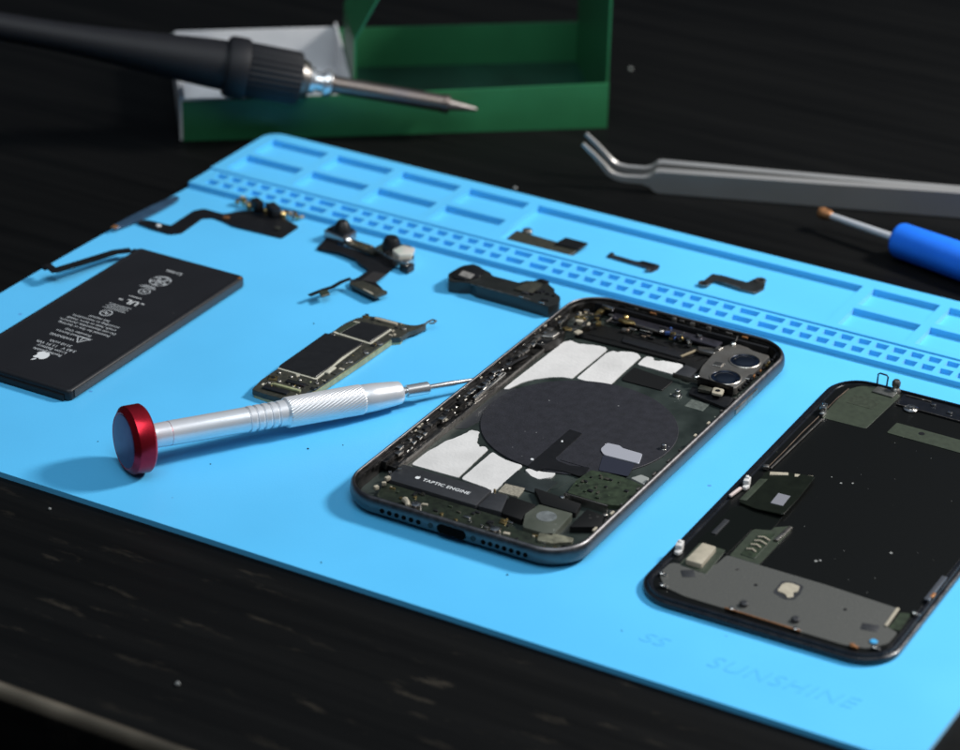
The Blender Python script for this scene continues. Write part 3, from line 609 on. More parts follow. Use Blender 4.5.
    mb = MB(); mb.prism(rpoly([(273.6, -182.6), (273.4, -170.6), (277.6, -167), (278, -182.8)], .5), 2.38, 2.6, .08, 1); mb.build('connector', M['pcb'], cb)
    for k, (yy, w) in enumerate(((-171.8, 3.6), (-174.2, 3.8), (-176.6, 3.2), (-179.4, 3.0))):
        mb = MB(); mb.tube([(274.0, yy, 2.75), (275.6, yy + .5, 2.9), (274.0 + w, yy - .2, 2.75)], .3, 6); mb.build('solder_trace', M['beige'], cb)
    mb = MB(); mb.box((279.3, -166.5, 2.7), (1.3, 9, .7), .2, -4); mb.build('clamp', M['silverd'], R)
    mb = MB(); mb.box((262.6, -172, 2.5), (1.6, 9, .5), .12); mb.build('flex_edge', M['greyflex'], R)
    # upper left olive film, sensor strip
    mb = MB(); mb.prism(rpoly([(260.2, -96.8), (259.9, -76.5), (262.2, -71.8), (266.5, -69.6), (275.4, -70.6), (274.6, -96.3)], 1.2), 2.12, 2.32, .05, 1); g = mb.build('olive_film', M['olive'], R)
    mb = MB(); mb.prism(rpoly([(263.0, -84.0), (263.2, -77.9), (271.6, -77.3), (271.4, -84.0)], .6), 2.30, 2.38); mb.build('dark_patch', mat('dark_patch', (.016, .020, .012), .5, col2=(.035, .044, .028), scale=900), g)
    mb = MB(); mb.prism(rpoly([(280.8, -95.3), (281.0, -87.9), (326, -88.4), (325.8, -95.8)], .6), 2.12, 2.36, .05, 1); g2 = mb.build('olive_strip', M['olive'], R)
    mb = MB(); mb.cyl((290.0, -90.6, 2.34), .95, .06, 16); mb.build('strip_hole', M['black'], g2)
    # top edge hardware
    mb = MB(); mb.prism([(276.4, -77.3), (275.8, -69.6), (326, -70.2), (326, -78.2)], 2.12, 2.5, .1, 1); mb.build('sensor_flex', M['bezel'], R)
    mb = MB(); mb.box((301, -77.6, 2.62), (49, .3, .25), .05, -.6); mb.build('sensor_wire', M['inner_lt'], R)
    mb = MB(); mb.box((281, -70.6, 2.7), (8, .5, .4), .1); mb.build('earpiece_clip', M['inner_lt'], R)
    mb = MB(); mb.lathe((281.3, -77.6, 2.3), (0, 0, 1), [(0, 2.2), (.3, 2.3), (.6, 1.7), (.5, 1.1), (1.0, .9), (1.1, .3)], 20); mb.build('spring_screw', M['silver'], R)
    for x, y in ((286.5, -72.2), (292.5, -74.4), (297, -71.8), (303, -72.3)):
        mb = MB(); mb.box((x, y, 2.8), (rnd.uniform(1, 2.4), 1.0, .5), .1, rnd.uniform(-10, 10)); mb.build('component', rnd.choice((M['silver'], M['silverd'], M['gold'])), R)
    # wire bail and knob standing over the top edge
    mb = MB(); mb.tube([(266.6, -68.6, 2.4), (266.5, -68.2, 4.4), (266.5, -68.0, 5.9), (267.0, -67.9, 6.3), (269.2, -67.9, 6.2), (269.7, -68.0, 5.7), (269.7, -68.3, 4.0), (269.8, -68.8, 2.4)], .28, 8); mb.build('wire_bail', M['inner'], R)
    mb = MB(); mb.lathe((273.0, -69.4, 2.3), (0, .05, 1), [(0, 1.7), (.8, 1.5), (1.4, 1.0), (2.0, 1.3), (3.2, 1.35), (3.9, .9)], 16); mb.build('alignment_post', M['silverd'], R)
    mb = MB(); mb.box((270.6, -71.8, 2.55), (7.0, 4.2, .5), .2, -3); mb.build('post_bracket', mat('dusty_bracket', (.16, .16, .15), .4, .7, vary=.3, scale=500), R)
    # rim clips
    for x, y, s in ((259.6, -93.4, 1.25), (258.8, -146.2, 1.15), (258.2, -189.0, 1.25)):
        mb = MB(); mb.box((x, y, 3.3), (1.5 * s, 2.6 * s, 2.2 * s), .28, 12); mb.box((x + .6, y - 2.0, 2.8), (1.3 * s, 2.2, 1.2), .35, -8); mb.box((x - .2, y + .6, 4.4), (.9, 1.4, 1.2), .2, 30)
        mb.build('mounting_clip', M['silver'] if y > -100 else M['white'], R)
    mb = MB(); mb.box((258.1, -152.5, 2.9), (1.0, 6.0, .9), .3, -6); mb.build('pale_strip', mat('pink_strip', (.55, .45, .42), .5), R)
    mb = MB(); mb.tube([(260.4, -76, 2.75), (259.9, -84, 2.8), (259.9, -92, 2.8)], .15, 6); mb.build('gold_rail', M['tan'], R)
    mb = MB(); mb.tube([(259.9, -97.5, 2.8), (259.7, -110, 2.85), (259.9, -121, 2.85), (259.9, -133.5, 2.85)], .16, 6); mb.build('gold_rail', M['tan'], R)
    mb = MB(); mb.tube([(261.2, -98, 2.5), (261.0, -116, 2.6), (260.7, -134, 2.6)], .28, 6); mb.build('steel_rail', M['silverd'], R)
    mb = MB(); mb.box((259.5, -134.6, 3.0), (1.8, 1.8, 1.2), .4, 20); mb.build('rail_end', M['silverd'], R)
    for x, y, m_ in ((262.6, -208.8, M['silver']), (259.8, -203.4, M['silver']), (283.8, -209.9, M['silver']), (302.4, -210.2, M['silver']), (318.4, -209.9, M['copper']), (323.6, -207.6, M['silver']), (326.2, -186.4, M['silver'])):
        mb = MB(); mb.cyl((x, y, 2.5), .75, .7, 14, bev=.15); mb.box((x + .9, y - .1, 2.7), (1.7, .9, .5), .12, 8); mb.build('edge_clip', m_, R)
    for x, y in ((285.6, -206.2), (300.6, -206.2)):
        mb = MB(); mb.cyl((x, y, 2.3), 1.2, 1.3, 14, bev=.3); mb.build('edge_peg', M['greyflex'], R)
    mb = MB(); mb.cyl((322.4, -205.0, 2.4), 1.1, .5, 16, bev=.2); mb.build('blue_dot', mat('blue_dot', (.05, .32, .60), .4), R)
    mb = MB(); mb.box((293, -210.6, 2.85), (22, .4, .4), .1, -.3); mb.build('copper_edge', M['copper'], R)
    mb = MB(); mb.box((326.6, -172.0, 2.95), (1.6, 14, .7), .2, 1); mb.build('side_flex', mat('side_flex', (.12, .13, .15), .35, .6), R)
    mb = MB(); mb.box((327.4, -176.0, 3.1), (1.0, 2.6, .6), .2); mb.build('copper_clip', M['copper'], R)
    mb = MB(); mb.prism(rpoly([(322.8, -187.5), (325.6, -186.6), (326, -196), (323, -196.5)], .5), 2.1, 2.4); mb.build('green_flex', M['pcb'], R)
    # loose grit and two small holes
    for x, y, rr in ((308.7, -159.6, .42), (292.7, -174.5, .45), (293.6, -173.6, .35), (281.3, -130.6, .35), (284.2, -128.9, .3), (277.6, -128.7, .2)):
        mb = MB(); mb.cyl((x, y, 2.13), rr, .12, 8); mb.build('grit', M['dust'], R)
    for i in range(22):
        x, y = rnd.uniform(278, 325), rnd.uniform(-183, -98); rr = rnd.uniform(.06, .16)
        mb = MB(); mb.cyl((x, y, 2.13), rr * .8, .08, 5); mb.build('grit', M['dust'], R)
build_display()

# ================================================================== BATTERY
def build_battery():
    X0, X1, Y0, Y1 = 20.6, 62.6, -203.6, -108.4
    R = thing('battery', 'flat black phone battery pack with pale printed text and symbols', 'battery', (41.6, -156, 0))
    def outl(d): return rrect(X0 + d, X1 - d, Y0 + d, Y1 - d, max(.5, 1.9 - d), 5)
    mb = MB()
    prof = [(.9, .05), (.25, .3), (0, .8), (0, 2.9), (.22, 3.4), (.7, 3.72), (1.3, 3.78), (1.6, 3.62), (2.1, 3.60)]
    rg = mb.ring_sweep(outl, prof)
    mb.prism(outl(2.0), .06, 3.62); mb.build('cell', M['batt'], R)
    # folded seam strip along the right side
    mb = MB(); mb.box((62.75, -156, 2.2), (.35, 91, 2.6), .12); mb.build('side_seam', mat('seam_grey', (.045, .040, .038), .35, .3), R)
    mb = MB(); mb.prism(rpoly([(22.5, Y0 - .6), (60.5, Y0 - .6), (60.5, Y0 + .4), (22.5, Y0 + .4)], .3), .2, 2.2, .2); mb.build('end_fold', M['black'], R)
    mb = MB(); mb.prism([(61.4, -111.8), (62.4, -111.4), (62.4, -110.0), (61.4, -110.2)], 3.6, 3.8); mb.build('copper_spot', M['copper'], R)
    # print: reads upside down from this side
    mb = MB(); Z = 3.61
    def line(s, y, size=1.7, x=41.0, al='CENTER', bold=.0): mb.text(s, x, y, Z, size, rot=180, align=al, h=.03, bold=bold)
    ys = -184.9
    rows = [('Rechargeable', -185.2), ('Li-ion Battery', -182.9), ('3.83 V   11.91 Wh', -180.6), ('3110 mAh', -178.3)]
    for s, y in rows: line(s, y, 2.0)
    line('WARNING', -174.4, 1.9, 38.6)
    rows = [('Authorized Service', -171.6), ('Provider Only', -169.5), ('Potential for fire or burning.', -166.6), ('Do not disassemble, puncture,', -164.5),
            ('crush, heat or burn. Install', -162.4), ('according to instructions.', -160.3), ('See manual', -158.2)]
    for s, y in rows: line(s, y, 1.75)
    mb.build('printed_text', M['ink'], R)
    mb = MB()
    def ring(cx, cy, ra, rb, n=28):
        A = [mb.bm.verts.new((cx + ra * math.cos(2 * math.pi * i / n), cy + ra * math.sin(2 * math.pi * i / n), 3.645)) for i in range(n)]
        B = [mb.bm.verts.new((cx + rb * math.cos(2 * math.pi * i / n), cy + rb * math.sin(2 * math.pi * i / n), 3.645)) for i in range(n)]
        for i in range(n): mb.bm.faces.new((A[i], A[(i + 1) % n], B[(i + 1) % n], B[i]))
    # triangle warning mark
    tri = [(44.9 - 2.2, -173.6 + 1.4), (44.9 + 2.2, -173.6 + 1.4), (44.9, -173.6 - 2.2)]
    for i in range(3):
        a, b = Vector(tri[i]), Vector(tri[(i + 1) % 3]); m_ = (a + b) / 2; d = b - a
        mb.box((m_.x, m_.y, 3.63), (d.length, .32, .05), 0, math.degrees(math.atan2(d.y, d.x)))
    mb.box((44.9, -173.6, 3.63), (.3, 1.5, .05)); mb.box((44.9, -172.5, 3.63), (.3, .3, .05))
    # round safety mark + small table
    ring(40.4, -154.3, 2.1, 1.75); mb.box((40.4, -154.3, 3.63), (2.2, .35, .05)); mb.box((40.4, -154.3, 3.63), (.35, 2.2, .05), 0, 30)
    for k in range(5): mb.box((41.2, -151.2 + k * .85, 3.63), (8.6 - (k % 2) * 1.6, .20, .05))
    # UL style mark
    ring(41.6, -135.2, 2.0, 1.7); mb.box((41.6, -135.2, 3.63), (2.0, .3, .05), 0, 40); mb.box((41.6, -135.2, 3.63), (2.0, .3, .05), 0, -40)
    for k in range(3): mb.box((40.8, -132.4 + k * .7, 3.63), (6.2 - k, .26, .05))
    # recycling globe
    for dx, dy in ((0, 1.5), (1.9, .2), (-1.9, .2), (1.0, -1.5), (-1.0, -1.5)):
        ring(41.5 + dx, -126.2 + dy, 1.7, 1.42, 18)
    ring(41.5, -126.2, 3.6, 3.25, 30)
    mb.build('printed_symbols', M['ink'], R)
    mb = MB(); mb.text('UL', 43.0, -142.6, Z, 4.0, rot=180, align='CENTER', h=.03, bold=.06); mb.text('us', 38.6, -143.4, Z, 1.8, rot=180, h=.03, align='CENTER', bold=.03)
    mb.box((46.4, -143.0, 3.63), (1.2, .5, .05)); mb.box((41.6, -140.2, 3.63), (4.6, .28, .05))
    mb.build('printed_mark', M['inkw'], R)
    mb = MB(); mb.text('Li-ion', 44.6, -117.8, Z, 2.4, rot=180, align='LEFT', h=.03, bold=.03, sx=1.1); mb.build('printed_text', M['ink'], R)
    # fruit shaped emblem, stalk towards the camera
    a = [(0, .62), (.22, .78), (.55, .82), (.86, .6), (.72, .3), (.68, .0), (.78, -.3), (.98, -.48), (.8, -.9), (.5, -1.22), (.25, -1.25), (0, -1.12), (-.25, -1.25), (-.52, -1.22), (-.85, -.8), (-1.02, -.25), (-.98, .25), (-.75, .68), (-.42, .84), (-.18, .76)]
    leaf = [(.0, .92), (.06, 1.25), (.32, 1.55), (.5, 1.6), (.46, 1.25), (.25, .98)]
    mb = MB()
    for q in (a, leaf):
        mb.prism([(41.0 - x * 2.3, -189.0 - y * 2.3) for x, y in q][::-1], 3.60, 3.645)
    mb.build('fruit_emblem', M['inkw'], R)
    # connector flex
    path = [(19.0, -110.8, 3.0), (16.0, -115.5, 3.4), (12.6, -128, 4.0), (10.4, -137, 4.6), (9.6, -140.4, 4.9)]
    mb = MB(); mb.tube(path, 1, flat=(3.3, .45)); mb.tube([(10.6, -140.6, 4.9), (8.2, -139.4, 5.0), (5.6, -138.3, 5.2)], 1, flat=(2.6, .45)); mb.box((20.4, -110.3, 2.6), (2.6, 2.4, .9), .2)
    fx = mb.build('battery_flex', M['black'], R)
    mb = MB(); mb.box((5.6, -138.6, 4.6), (2.6, 3.4, .9), .2, -20); mb.build('plug', M['black'], fx)
    mb = MB(); mb.cyl((13.0, -134.4, 4.2), .5, .5, 10); mb.build('solder_dot', M['silver'], fx)
build_battery()

# ================================================================== LOGIC BOARD
def build_logic():
    R = thing('logic_board', 'narrow double-layer circuit board with two black chips lying behind the screwdriver', 'circuit board', (115, -138, 0))
    out = [(106.7, -171.8), (105.7, -164.8), (106.0, -155.4), (105.2, -154.2), (105.4, -130), (106.8, -126.9), (106.9, -119), (108.1, -113.7), (110.6, -110.5), (113.6, -109.5), (124.4, -109.3), (126.8, -108.2), (128.2, -105.2), (129.1, -106.0), (128.3, -110.5), (127.0, -113.4), (126.9, -118.0), (124.6, -120), (124.1, -136.2), (122.9, -161.7), (122.0, -163.0), (121.6, -171.5), (112.0, -172.3)]
    mb = MB(); mb.prism(rpoly(out, .5, 2), .9, 2.6, .1, 1); mb.build('upper_board', M['pcb_dk'], R)
    mb = MB()
    ins = [(x + (.5 if x < 115 else -.1), y) for x, y in out if not (x > 125 and y > -118)]
    mb.prism(rpoly(ins, .5, 2), 0, .85, .05, 1); mb.prism([(120.9, -163), (123.2, -162.5), (124.5, -136), (124.9, -120.3), (121.5, -120.3)], .3, 2.0); mb.build('lower_board', M['pcb_edge'], R)
    c1 = [(106.3, -155.8), (106.2, -130.2), (107.4, -129.6), (107.6, -127.9), (109.6, -128.2), (118.9, -129.2), (118.4, -139.8), (119.4, -146.9), (119.4, -155.8)]
    mb = MB(); mb.prism(rpoly([(105.9, -156.4), (105.9, -129.8), (119.4, -128.8), (120.0, -156.4)], .4), 2.55, 2.75); u = mb.build('chip_underfill', M['under'], R)
    mb = MB(); mb.prism(rpoly([(105.9, -155.7), (105.9, -128.9), (119.5, -128.2), (118.7, -139.8), (119.2, -146.0), (119.3, -155.7)], .4), 2.6, 3.25, .1, 1); c = mb.build('large_chip', M['chip'], R)
    mb = MB(); mb.box((121.6, -140.6, 2.7), (2.6, 20, .3), .05, 1); mb.build('chip_rim', M['pcb_dk'], R)
    mb = MB(); mb.prism(rpoly([(107.2, -126.5), (108.8, -116.2), (121.9, -114.9), (121.5, -127.3)], .4), 2.55, 2.75); mb.build('chip_underfill', M['under'], R)
    mb = MB(); mb.prism(rpoly([(109.9, -125.8), (111.3, -116.0), (121.3, -115.0), (120.9, -126.5)], .3), 2.6, 3.2, .1, 1); mb.build('small_chip', M['chip'], R)
    mb = MB(); mb.prism([(107.6, -125.6), (108.9, -117.2), (110.9, -116.7), (109.6, -126.0)], 2.74, 3.0, .05, 1); mb.build('olive_label', M['olive'], R)
    for x, y, s in ((123.6, -125.6, 1.5), (123.2, -133.0, 1.2), (122.4, -140.9, 1.2), (108.2, -128.9 + .8, 1.0), (115.9, -159.4, .7), (112.5, -158.9, .7), (108.0, -158.6, .7), (111.0, -163.3, .8), (121.4, -158.4, .8), (118.4, -164.0, .7), (124.7, -112.6, 1.2), (108.9, -165.8, .7)):
        mb = MB(); mb.lathe((x, y, 2.6), (0, 0, 1), [(0, s * .8), (.3, s * .8), (.45, s * .6), (.35, s * .3)], 14); mb.build('solder_pad', M['silverd'], R)
    mb = MB(); mb.box((108.3, -162.6, 2.75), (2.6, 2.4, .5), .15, 20); g = mb.build('gold_pad', M['gold'], R)
    mb = MB(); mb.cyl((108.3, -162.6, 2.98), .7, .08, 12); mb.build('pad_hole', M['black'], g)
    mb = MB(); mb.box((110.2, -111.6, 2.75), (2.4, 1.2, .5), .15, 15); mb.build('gold_pad', M['gold'], R)
    mb = MB(); mb.box((115.4, -165.9, 2.9), (9.5, 1.0, .8), .15, 2); mb.build('connector', M['pcb_edge'], R)
    mb = MB(); mb.box((116.2, -162.0, 2.9), (6.6, 1.8, .8), .15, 2); mb.build('connector', M['chip'], R)
    mb = MB(); mb.box((113.4, -168.8, 2.9), (8.6, 2.2, .8), .2, 2); mb.build('connector', M['chip'], R)
    mb = MB(); mb.box((117.5, -111.4, 2.9), (8.2, 1.2, .8), .2, 1); mb.build('connector', M['beige'], R)
    mb = MB(); mb.box((120.6, -149.2, 2.9), (1.3, 4.6, .6), .1, 1); mb.build('connector', M['under'], R)
    # corner lug with hole
    mb = MB(); mb.tube([(128.4, -106.2, 2.3), (128.7, -104.4, 2.7), (129.4, -102.6, 2.9), (130.8, -102.8, 2.9), (130.8, -104.4, 2.8), (129.6, -105.0, 2.7)], .35, 8); mb.build('lug', M['silverd'], R)
    n = 0
    while n < 62:
        x, y = rnd.uniform(107, 126), rnd.uniform(-170, -110)
        if (105 < x < 120.3 and -157 < y < -127.8) or (106 < x < 122.4 and -127.8 < y < -114.5): continue
        if x > 123.2 and y < -121: continue
        if x < 108.5 and y > -116: continue
        m_ = rnd.choice((M['chip'], M['chip'], M['beige'], M['under'], M['pcb_edge'], M['gold'], M['silverd'], M['black']))
        a = rnd.choice((0, 90)); w, d = rnd.choice(((.5, .3), (.7, .4), (1.2, .6), (1.6, 1.1)))
        mb = MB(); mb.box((x, y, 2.72), (w, d, .35), .05, a + 2, seg=1); mb.build('component', m_, R); n += 1
build_logic()

# ================================================================== SCREWDRIVER
def build_driver():
    A = Vector((101.2, -229.8, 10.1)); B = Vector((161.7, -133.2, 4.0)); d = (B - A).normalized(); Lg = (B - A).length
    R = thing('precision_screwdriver', 'silver precision screwdriver with red rotating cap lying across the mat', 'screwdriver', (A.x, A.y, 0))
    mb = MB(); mb.lathe(A, d, [(0.15, 8.0), (0, 8.3), (.9, 9.4), (1.3, 9.95), (1.6, 10.05), (5.9, 10.05), (6.5, 9.6), (6.9, 8.6), (6.9, 3)], 72); cap = mb.build('cap', M['redan'], R, smooth=28)
    mb = MB(); mb.lathe(A, d, [(-.05, 1.0), (-.08, 7.2), (.02, 7.8), (.3, 8.05)], 60); mb.build('cap_disc', M['capdisc'], cap)
    mb = MB()
    pr = [(6.5, 3.1), (7.0, 3.35), (10.3, 3.55), (13.6, 3.65), (13.75, 3.5), (13.95, 3.5), (14.1, 3.68), (38.0, 3.72)]
    s = 38.2
    for k in range(5): pr += [(s, 3.78), (s + .25, 3.45), (s + .55, 3.45), (s + .8, 3.86), (s + 2.1, 3.92)]; s += 2.35
    pr += [(50.6, 3.95), (51.2, 4.35)]
    mb.lathe(A, d, pr, 64); mb.build('handle', M['satin'], R, smooth=30)
    mb = MB(); npr = [(51.2, 4.35)] + [(51.4 + 24.2 * i / 60, 4.5) for i in range(61)] + [(75.9, 4.3)]
    mb.lathe(A, d, npr, 216, mod=lambda a, s: 1 + .028 * (2 * abs(((a * 34 + s * 3.2) / (2 * math.pi)) % 1 - .5) * 2 - 1))
    mb.build('knurled_grip', M['satin'], R, smooth=60)
    mb = MB(); mb.lathe(A, d, [(75.8, 4.2), (76.2, 4.35), (80, 4.25), (86, 3.75), (88.6, 3.45), (89.0, 3.1), (89.0, 1)], 64); mb.build('nose', M['satin'], R)
    mb = MB(); mb.lathe(A, d, [(88.8, 1.5), (90.4, 1.5), (90.5, 1.2), (91.0, 1.2), (91.1, 1.9), (98.2, 1.9), (98.6, 1.6), (98.7, .9)], 32); mb.build('collar', M['chrome'], R)
    mb = MB(); mb.lathe(A, d, [(98.6, .85), (107, .85), (108.5, .7), (Lg - .3, .55), (Lg, .3)], 20); mb.build('shaft', M['chrome'], R)
build_driver()

# ================================================================== FLEXES AND MODULES ON THE MAT
def build_smalls():
    # audio / dock flex upper left
    R = thing('sensor_flex_cable', 'black flat flex cable with loose metal contacts, upper left of the mat', 'flex cable', (35, -65, 0))
    q = [(5.3, -88.0), (12.8, -88.9), (19.4, -89.0), (22.0, -86.0), (21.2, -72.3), (24, -70.2), (29.0, -71.0), (34.0, -72.4), (52.7, -71.6), (52.6, -60.6), (44, -57.6), (35.1, -57.0), (29.5, -59.8), (25.2, -65.4), (17.4, -65.6), (15.4, -69.0), (15.8, -83.4), (7.2, -84.2), (5.1, -85.3)]
    mb = MB(); mb.prism(rpoly(q, .9, 3), lambda x, y: .25 + .25 * math.sin(x * .2), lambda x, y: .6 + .25 * math.sin(x * .2)); f = mb.build('flex', M['black'], R)
    mb = MB(); mb.cyl((12.9, -86.2, .7), .9, .5, 12, bev=.15); mb.build('solder_dot', M['inkw'], f)
    mb = MB(); mb.box((28.4, -68.6, .9), (2.2, 1.6, .7), .2, 20); mb.build('component', M['copper'], f)
    mb = MB(); mb.box((47.8, -66.6, .9), (1.8, 1.6, .6), .2, 20); mb.build('component', M['pcb_dk'], f)
    mb = MB(); mb.box((34.0, -58.0, 3.0), (4.8, 2.8, 3.8), .4, -28); mb.build('black_connector', M['black'], R)
    mb = MB(); mb.box((40.6, -58.0, 2.8), (5.6, 3.4, 3.4), .5, -32); mb.build('black_connector', M['chip'], R)
    for i in range(9):
        x = 24.4 + i * .75 + rnd.uniform(-.4, .4); 
        mb = MB(); mb.box((x, -56.3 + rnd.uniform(-1.8, 1.8), rnd.uniform(1.0, 2.8)), (rnd.uniform(1.0, 2.4), rnd.uniform(.8, 1.8), rnd.uniform(.8, 2.2)), .25, rnd.uniform(0, 90)); mb.build('contact', rnd.choice((M['gold'], M['silver'], M['beige'])), R)
    for i in range(9):
        x = 43.6 + i * .8 + rnd.uniform(-.4, .4)
        mb = MB(); mb.box((x, -55.6 + rnd.uniform(-1.8, 1.2), rnd.uniform(1.0, 2.4)), (rnd.uniform(1.0, 2.2), rnd.uniform(.8, 1.6), rnd.uniform(.7, 1.8)), .25, rnd.uniform(0, 90)); mb.build('contact', rnd.choice((M['beige'], M['silver'], M['gold'])), R)
    for x in (30.4, 37.2, 44.0):
        mb = MB(); mb.cyl((x, -57.2, .4), 1.2, 1.9, 16, bev=.3); mb.build('contact_post', M['gold'], R)
    # strip at the mat's edge
    R = thing('edge_flex_strip', 'dull grey-blue flex strip hanging along the left edge of the mat', 'flex strip', (4, -80, 0))
    q = [(1.2, -97.6), (1.6, -88), (2.4, -76), (3.6, -63.6), (5.6, -63.2), (6.6, -66), (6.4, -74), (5.4, -85), (3.8, -92.5), (2.8, -97.4)]
    mb = MB(); mb.prism(rpoly(q, .8), lambda x, y: .9 + .3 * max(0, 4 - x), lambda x, y: 1.3 + .3 * max(0, 4 - x), .1, 1); mb.build('strip', mat('strip_blue_grey', (.035, .075, .13), .35, .3, vary=.2, scale=200), R)
    mb = MB(); mb.box((2.4, -96.8, 2.0), (1.8, 2.4, .5), .15, 5); mb.build('copper_end', M['copper'], R)
    # front camera flex
    R = thing('camera_flex_module', 'black flex with two small camera housings and white light square, left of speaker module', 'camera module', (88, -75, 0))
    q = [(67.4, -73.2), (66.2, -65.0), (70.6, -61.8), (72.4, -64.6), (71.4, -68.2), (79.3, -68.5), (85.0, -68.4), (85.4, -64.9), (91.8, -63.2), (96.5, -68.4), (97.1, -75.8), (98.3, -85.9), (102.6, -88.6), (104.4, -92.2), (103.4, -95.6), (93.4, -93.0), (90.4, -89.4), (91.9, -86.3), (91.5, -79.0), (85.4, -76.3), (83.9, -74.6), (76, -73.0)]
    zf = lambda x, y: .35 + .5 * (1 + math.sin((x + y) * .22))
    mb = MB(); mb.prism(rpoly(q, .9), zf, lambda x, y: zf(x, y) + .35); mb.build('flex', M['black'], R)
    mb = MB(); mb.prism([(93.4, -79.5), (97.6, -78.0), (98.6, -86.4), (94.2, -87.8)], lambda x, y: zf(x, y) + .36, lambda x, y: zf(x, y) + .6, .05, 1); mb.build('flex_stiffener', mat('stiffener', (.03, .027, .027), .4, .2), R)
    mb = MB(); mb.prism(rpoly([(92.9, -93.8), (95.4, -89.8), (106.7, -92.3), (105.0, -97.6)], .4), 1.8, 2.9, .2); c = mb.build('board_connector', M['pcb_dk'], R)
    mb = MB(); mb.box((101.5, -96.0, 2.95), (4.6, .6, .25), .06, -18); mb.build('contact_row', M['beige'], c)
    # camera A
    mb = MB(); mb.prism(rpoly([(64.8, -64.4), (66.9, -56.8), (74.6, -59.0), (74.6, -66.9)], .5), 1.0, 3.6, .3); ca = mb.build('camera_body', mat('nickel_housing', (.42, .37, .36), .28, .95, vary=.1, scale=500), R)
    mb = MB(); mb.prism(rpoly([(65.6, -63.8), (67.3, -57.6), (73.9, -59.4), (73.9, -66.0)], .5), 3.55, 4.4, .4); mb.lathe((70.6, -61.8, 4.3), (0, .1, 1), [(0, 3.1), (1.3, 2.7), (2.6, 1.9), (3.0, 1.6), (3.0, .2)], 24); mb.build('lens_barrel', M['black'], ca)
    mb = MB(); mb.cyl((75.2, -66.0, 1.5), 1.3, 2.4, 16, bev=.5); mb.build('bright_boss', M['silver'], R)
    mb = MB(); mb.prism(rpoly([(75.4, -67.6), (75.6, -63.6), (84.2, -64.6), (87.4, -66.4), (86.6, -69.2)], .4), 1.6, 2.7, .2); b = mb.build('linking_board', M['pcb_dk'], R)
    for i in range(8):
        mb = MB(); mb.box((76.6 + i * 1.3, -66.2 + rnd.uniform(-.9, .8), 2.85), (.8, .5, .4), .08, rnd.choice((0, 90))); mb.build('component', rnd.choice((M['gold'], M['beige'], M['silver'])), b)
    # camera B
    mb = MB(); mb.prism(rpoly([(86.2, -67.2), (86.9, -60.4), (96.2, -59.6), (101.6, -66.8), (101.4, -71.6), (96.2, -71.8)], .5), 1.0, 3.5, .3); cb = mb.build('camera_body', M['silver'], R)
    mb = MB(); mb.lathe((91.2, -64.2, 3.4), (0, 0, 1), [(0, 3.2), (2.0, 3.0), (3.4, 2.4), (3.9, 2.1), (3.9, .2)], 26); mb.build('lens_barrel', M['black'], cb)
    mb = MB(); mb.prism(rpoly([(93.6, -67.6), (94.4, -62.4), (99.2, -62.2), (100.8, -67.0), (97.6, -70.0)], .5), 3.45, 4.6, .2); mb.build('light_square', mat('pearly_square', (.46, .52, .44), .3, .1, col2=(.56, .50, .46), scale=350), cb)
    mb = MB(); mb.prism(rpoly([(99.0, -72.2), (99.6, -68.8), (103.2, -69.2), (102.8, -73.2)], .4), .4, 2.6, .25); mb.build('side_sensor', M['chip'], cb)
    # springy tail with a tiny plug in the air
    mb = MB(); mb.tube([(93.6, -92.6, 2.6), (92.4, -92.2, 3.7), (91.2, -95.6, 3.6), (90.2, -99.6, 3.1), (88.6, -103.0, 3.0), (86.9, -108.2, 2.8)], 1, flat=(1.5, .35)); tl = mb.build('tail_strip', M['black'], R)
    mb = MB(); mb.prism([(88.0, -104.4), (90.0, -102.0), (92.2, -104.2), (91.0, -107.2)], 2.6, 3.2, .15, 1); mb.build('tail_plug', M['olive'], tl)
    # speaker / earpiece module
    R = thing('speaker_module', 'long black plastic speaker module lying just behind the phone shell', 'speaker module', (138, -71, 0))
    q = [(118.0, -73.1), (118.7, -65.4), (120.9, -61.7), (124.2, -62.3), (125.6, -64.1), (129.1, -64.4), (130.7, -66.9), (141.0, -66.9), (141.9, -63.5), (144.6, -63.2), (144.6, -60.4), (148.6, -61.1), (150.2, -63.6), (152.8, -64.2), (153.1, -66.7), (157.2, -68.8), (158.8, -72.7), (157.1, -76.9), (146.4, -76.4), (130.4, -76.2), (127.4, -74.8), (124.4, -76.5), (120.6, -77.3)]
    mb = MB(); mb.prism(rpoly(q, .5, 2), .1, 4.2, .35); b = mb.build('housing', mat('speaker_plastic', (.013, .014, .013), .33, vary=.25, scale=200), R)
    mb = MB(); mb.prism(rpoly([(119.0, -72.6), (119.8, -66.2), (122.2, -63.2), (127.4, -65.6), (128.4, -70), (125.6, -74.6), (121.6, -75.6)], .6), 4.1, 4.75, .3); mb.build('end_cap', M['black'], b)
    mb = MB(); mb.prism([(121.8, -73.0), (121.4, -69.4), (126.2, -70.0), (126.6, -73.6)], 4.7, 4.85, .05, 1); mb.build('grey_label', mat('grey_label', (.17, .16, .15), .5, vary=.4, scale=1200), b)
    mb = MB(); mb.box((139, -75.9, 4.3), (22, .5, .25), .08, 0); mb.build('shiny_edge', M['inner_lt'], b)
    mb = MB(); mb.box((146.6, -75.6, 4.4), (1.6, 1.0, .6), .2, 0); mb.build('bright_fitting', M['silver'], b)
    mb = MB(); mb.box((154.0, -75.8, 4.3), (2.0, .9, .6), .2, 0); mb.build('bright_fitting', M['silver'], b)
    mb = MB(); mb.prism(rpoly([(142, -72.6), (143.6, -64.6), (148.2, -64.4), (148.6, -72.2)], .4), 4.1, 4.9, .2); mb.build('raised_block', M['pcb_dk'], b)
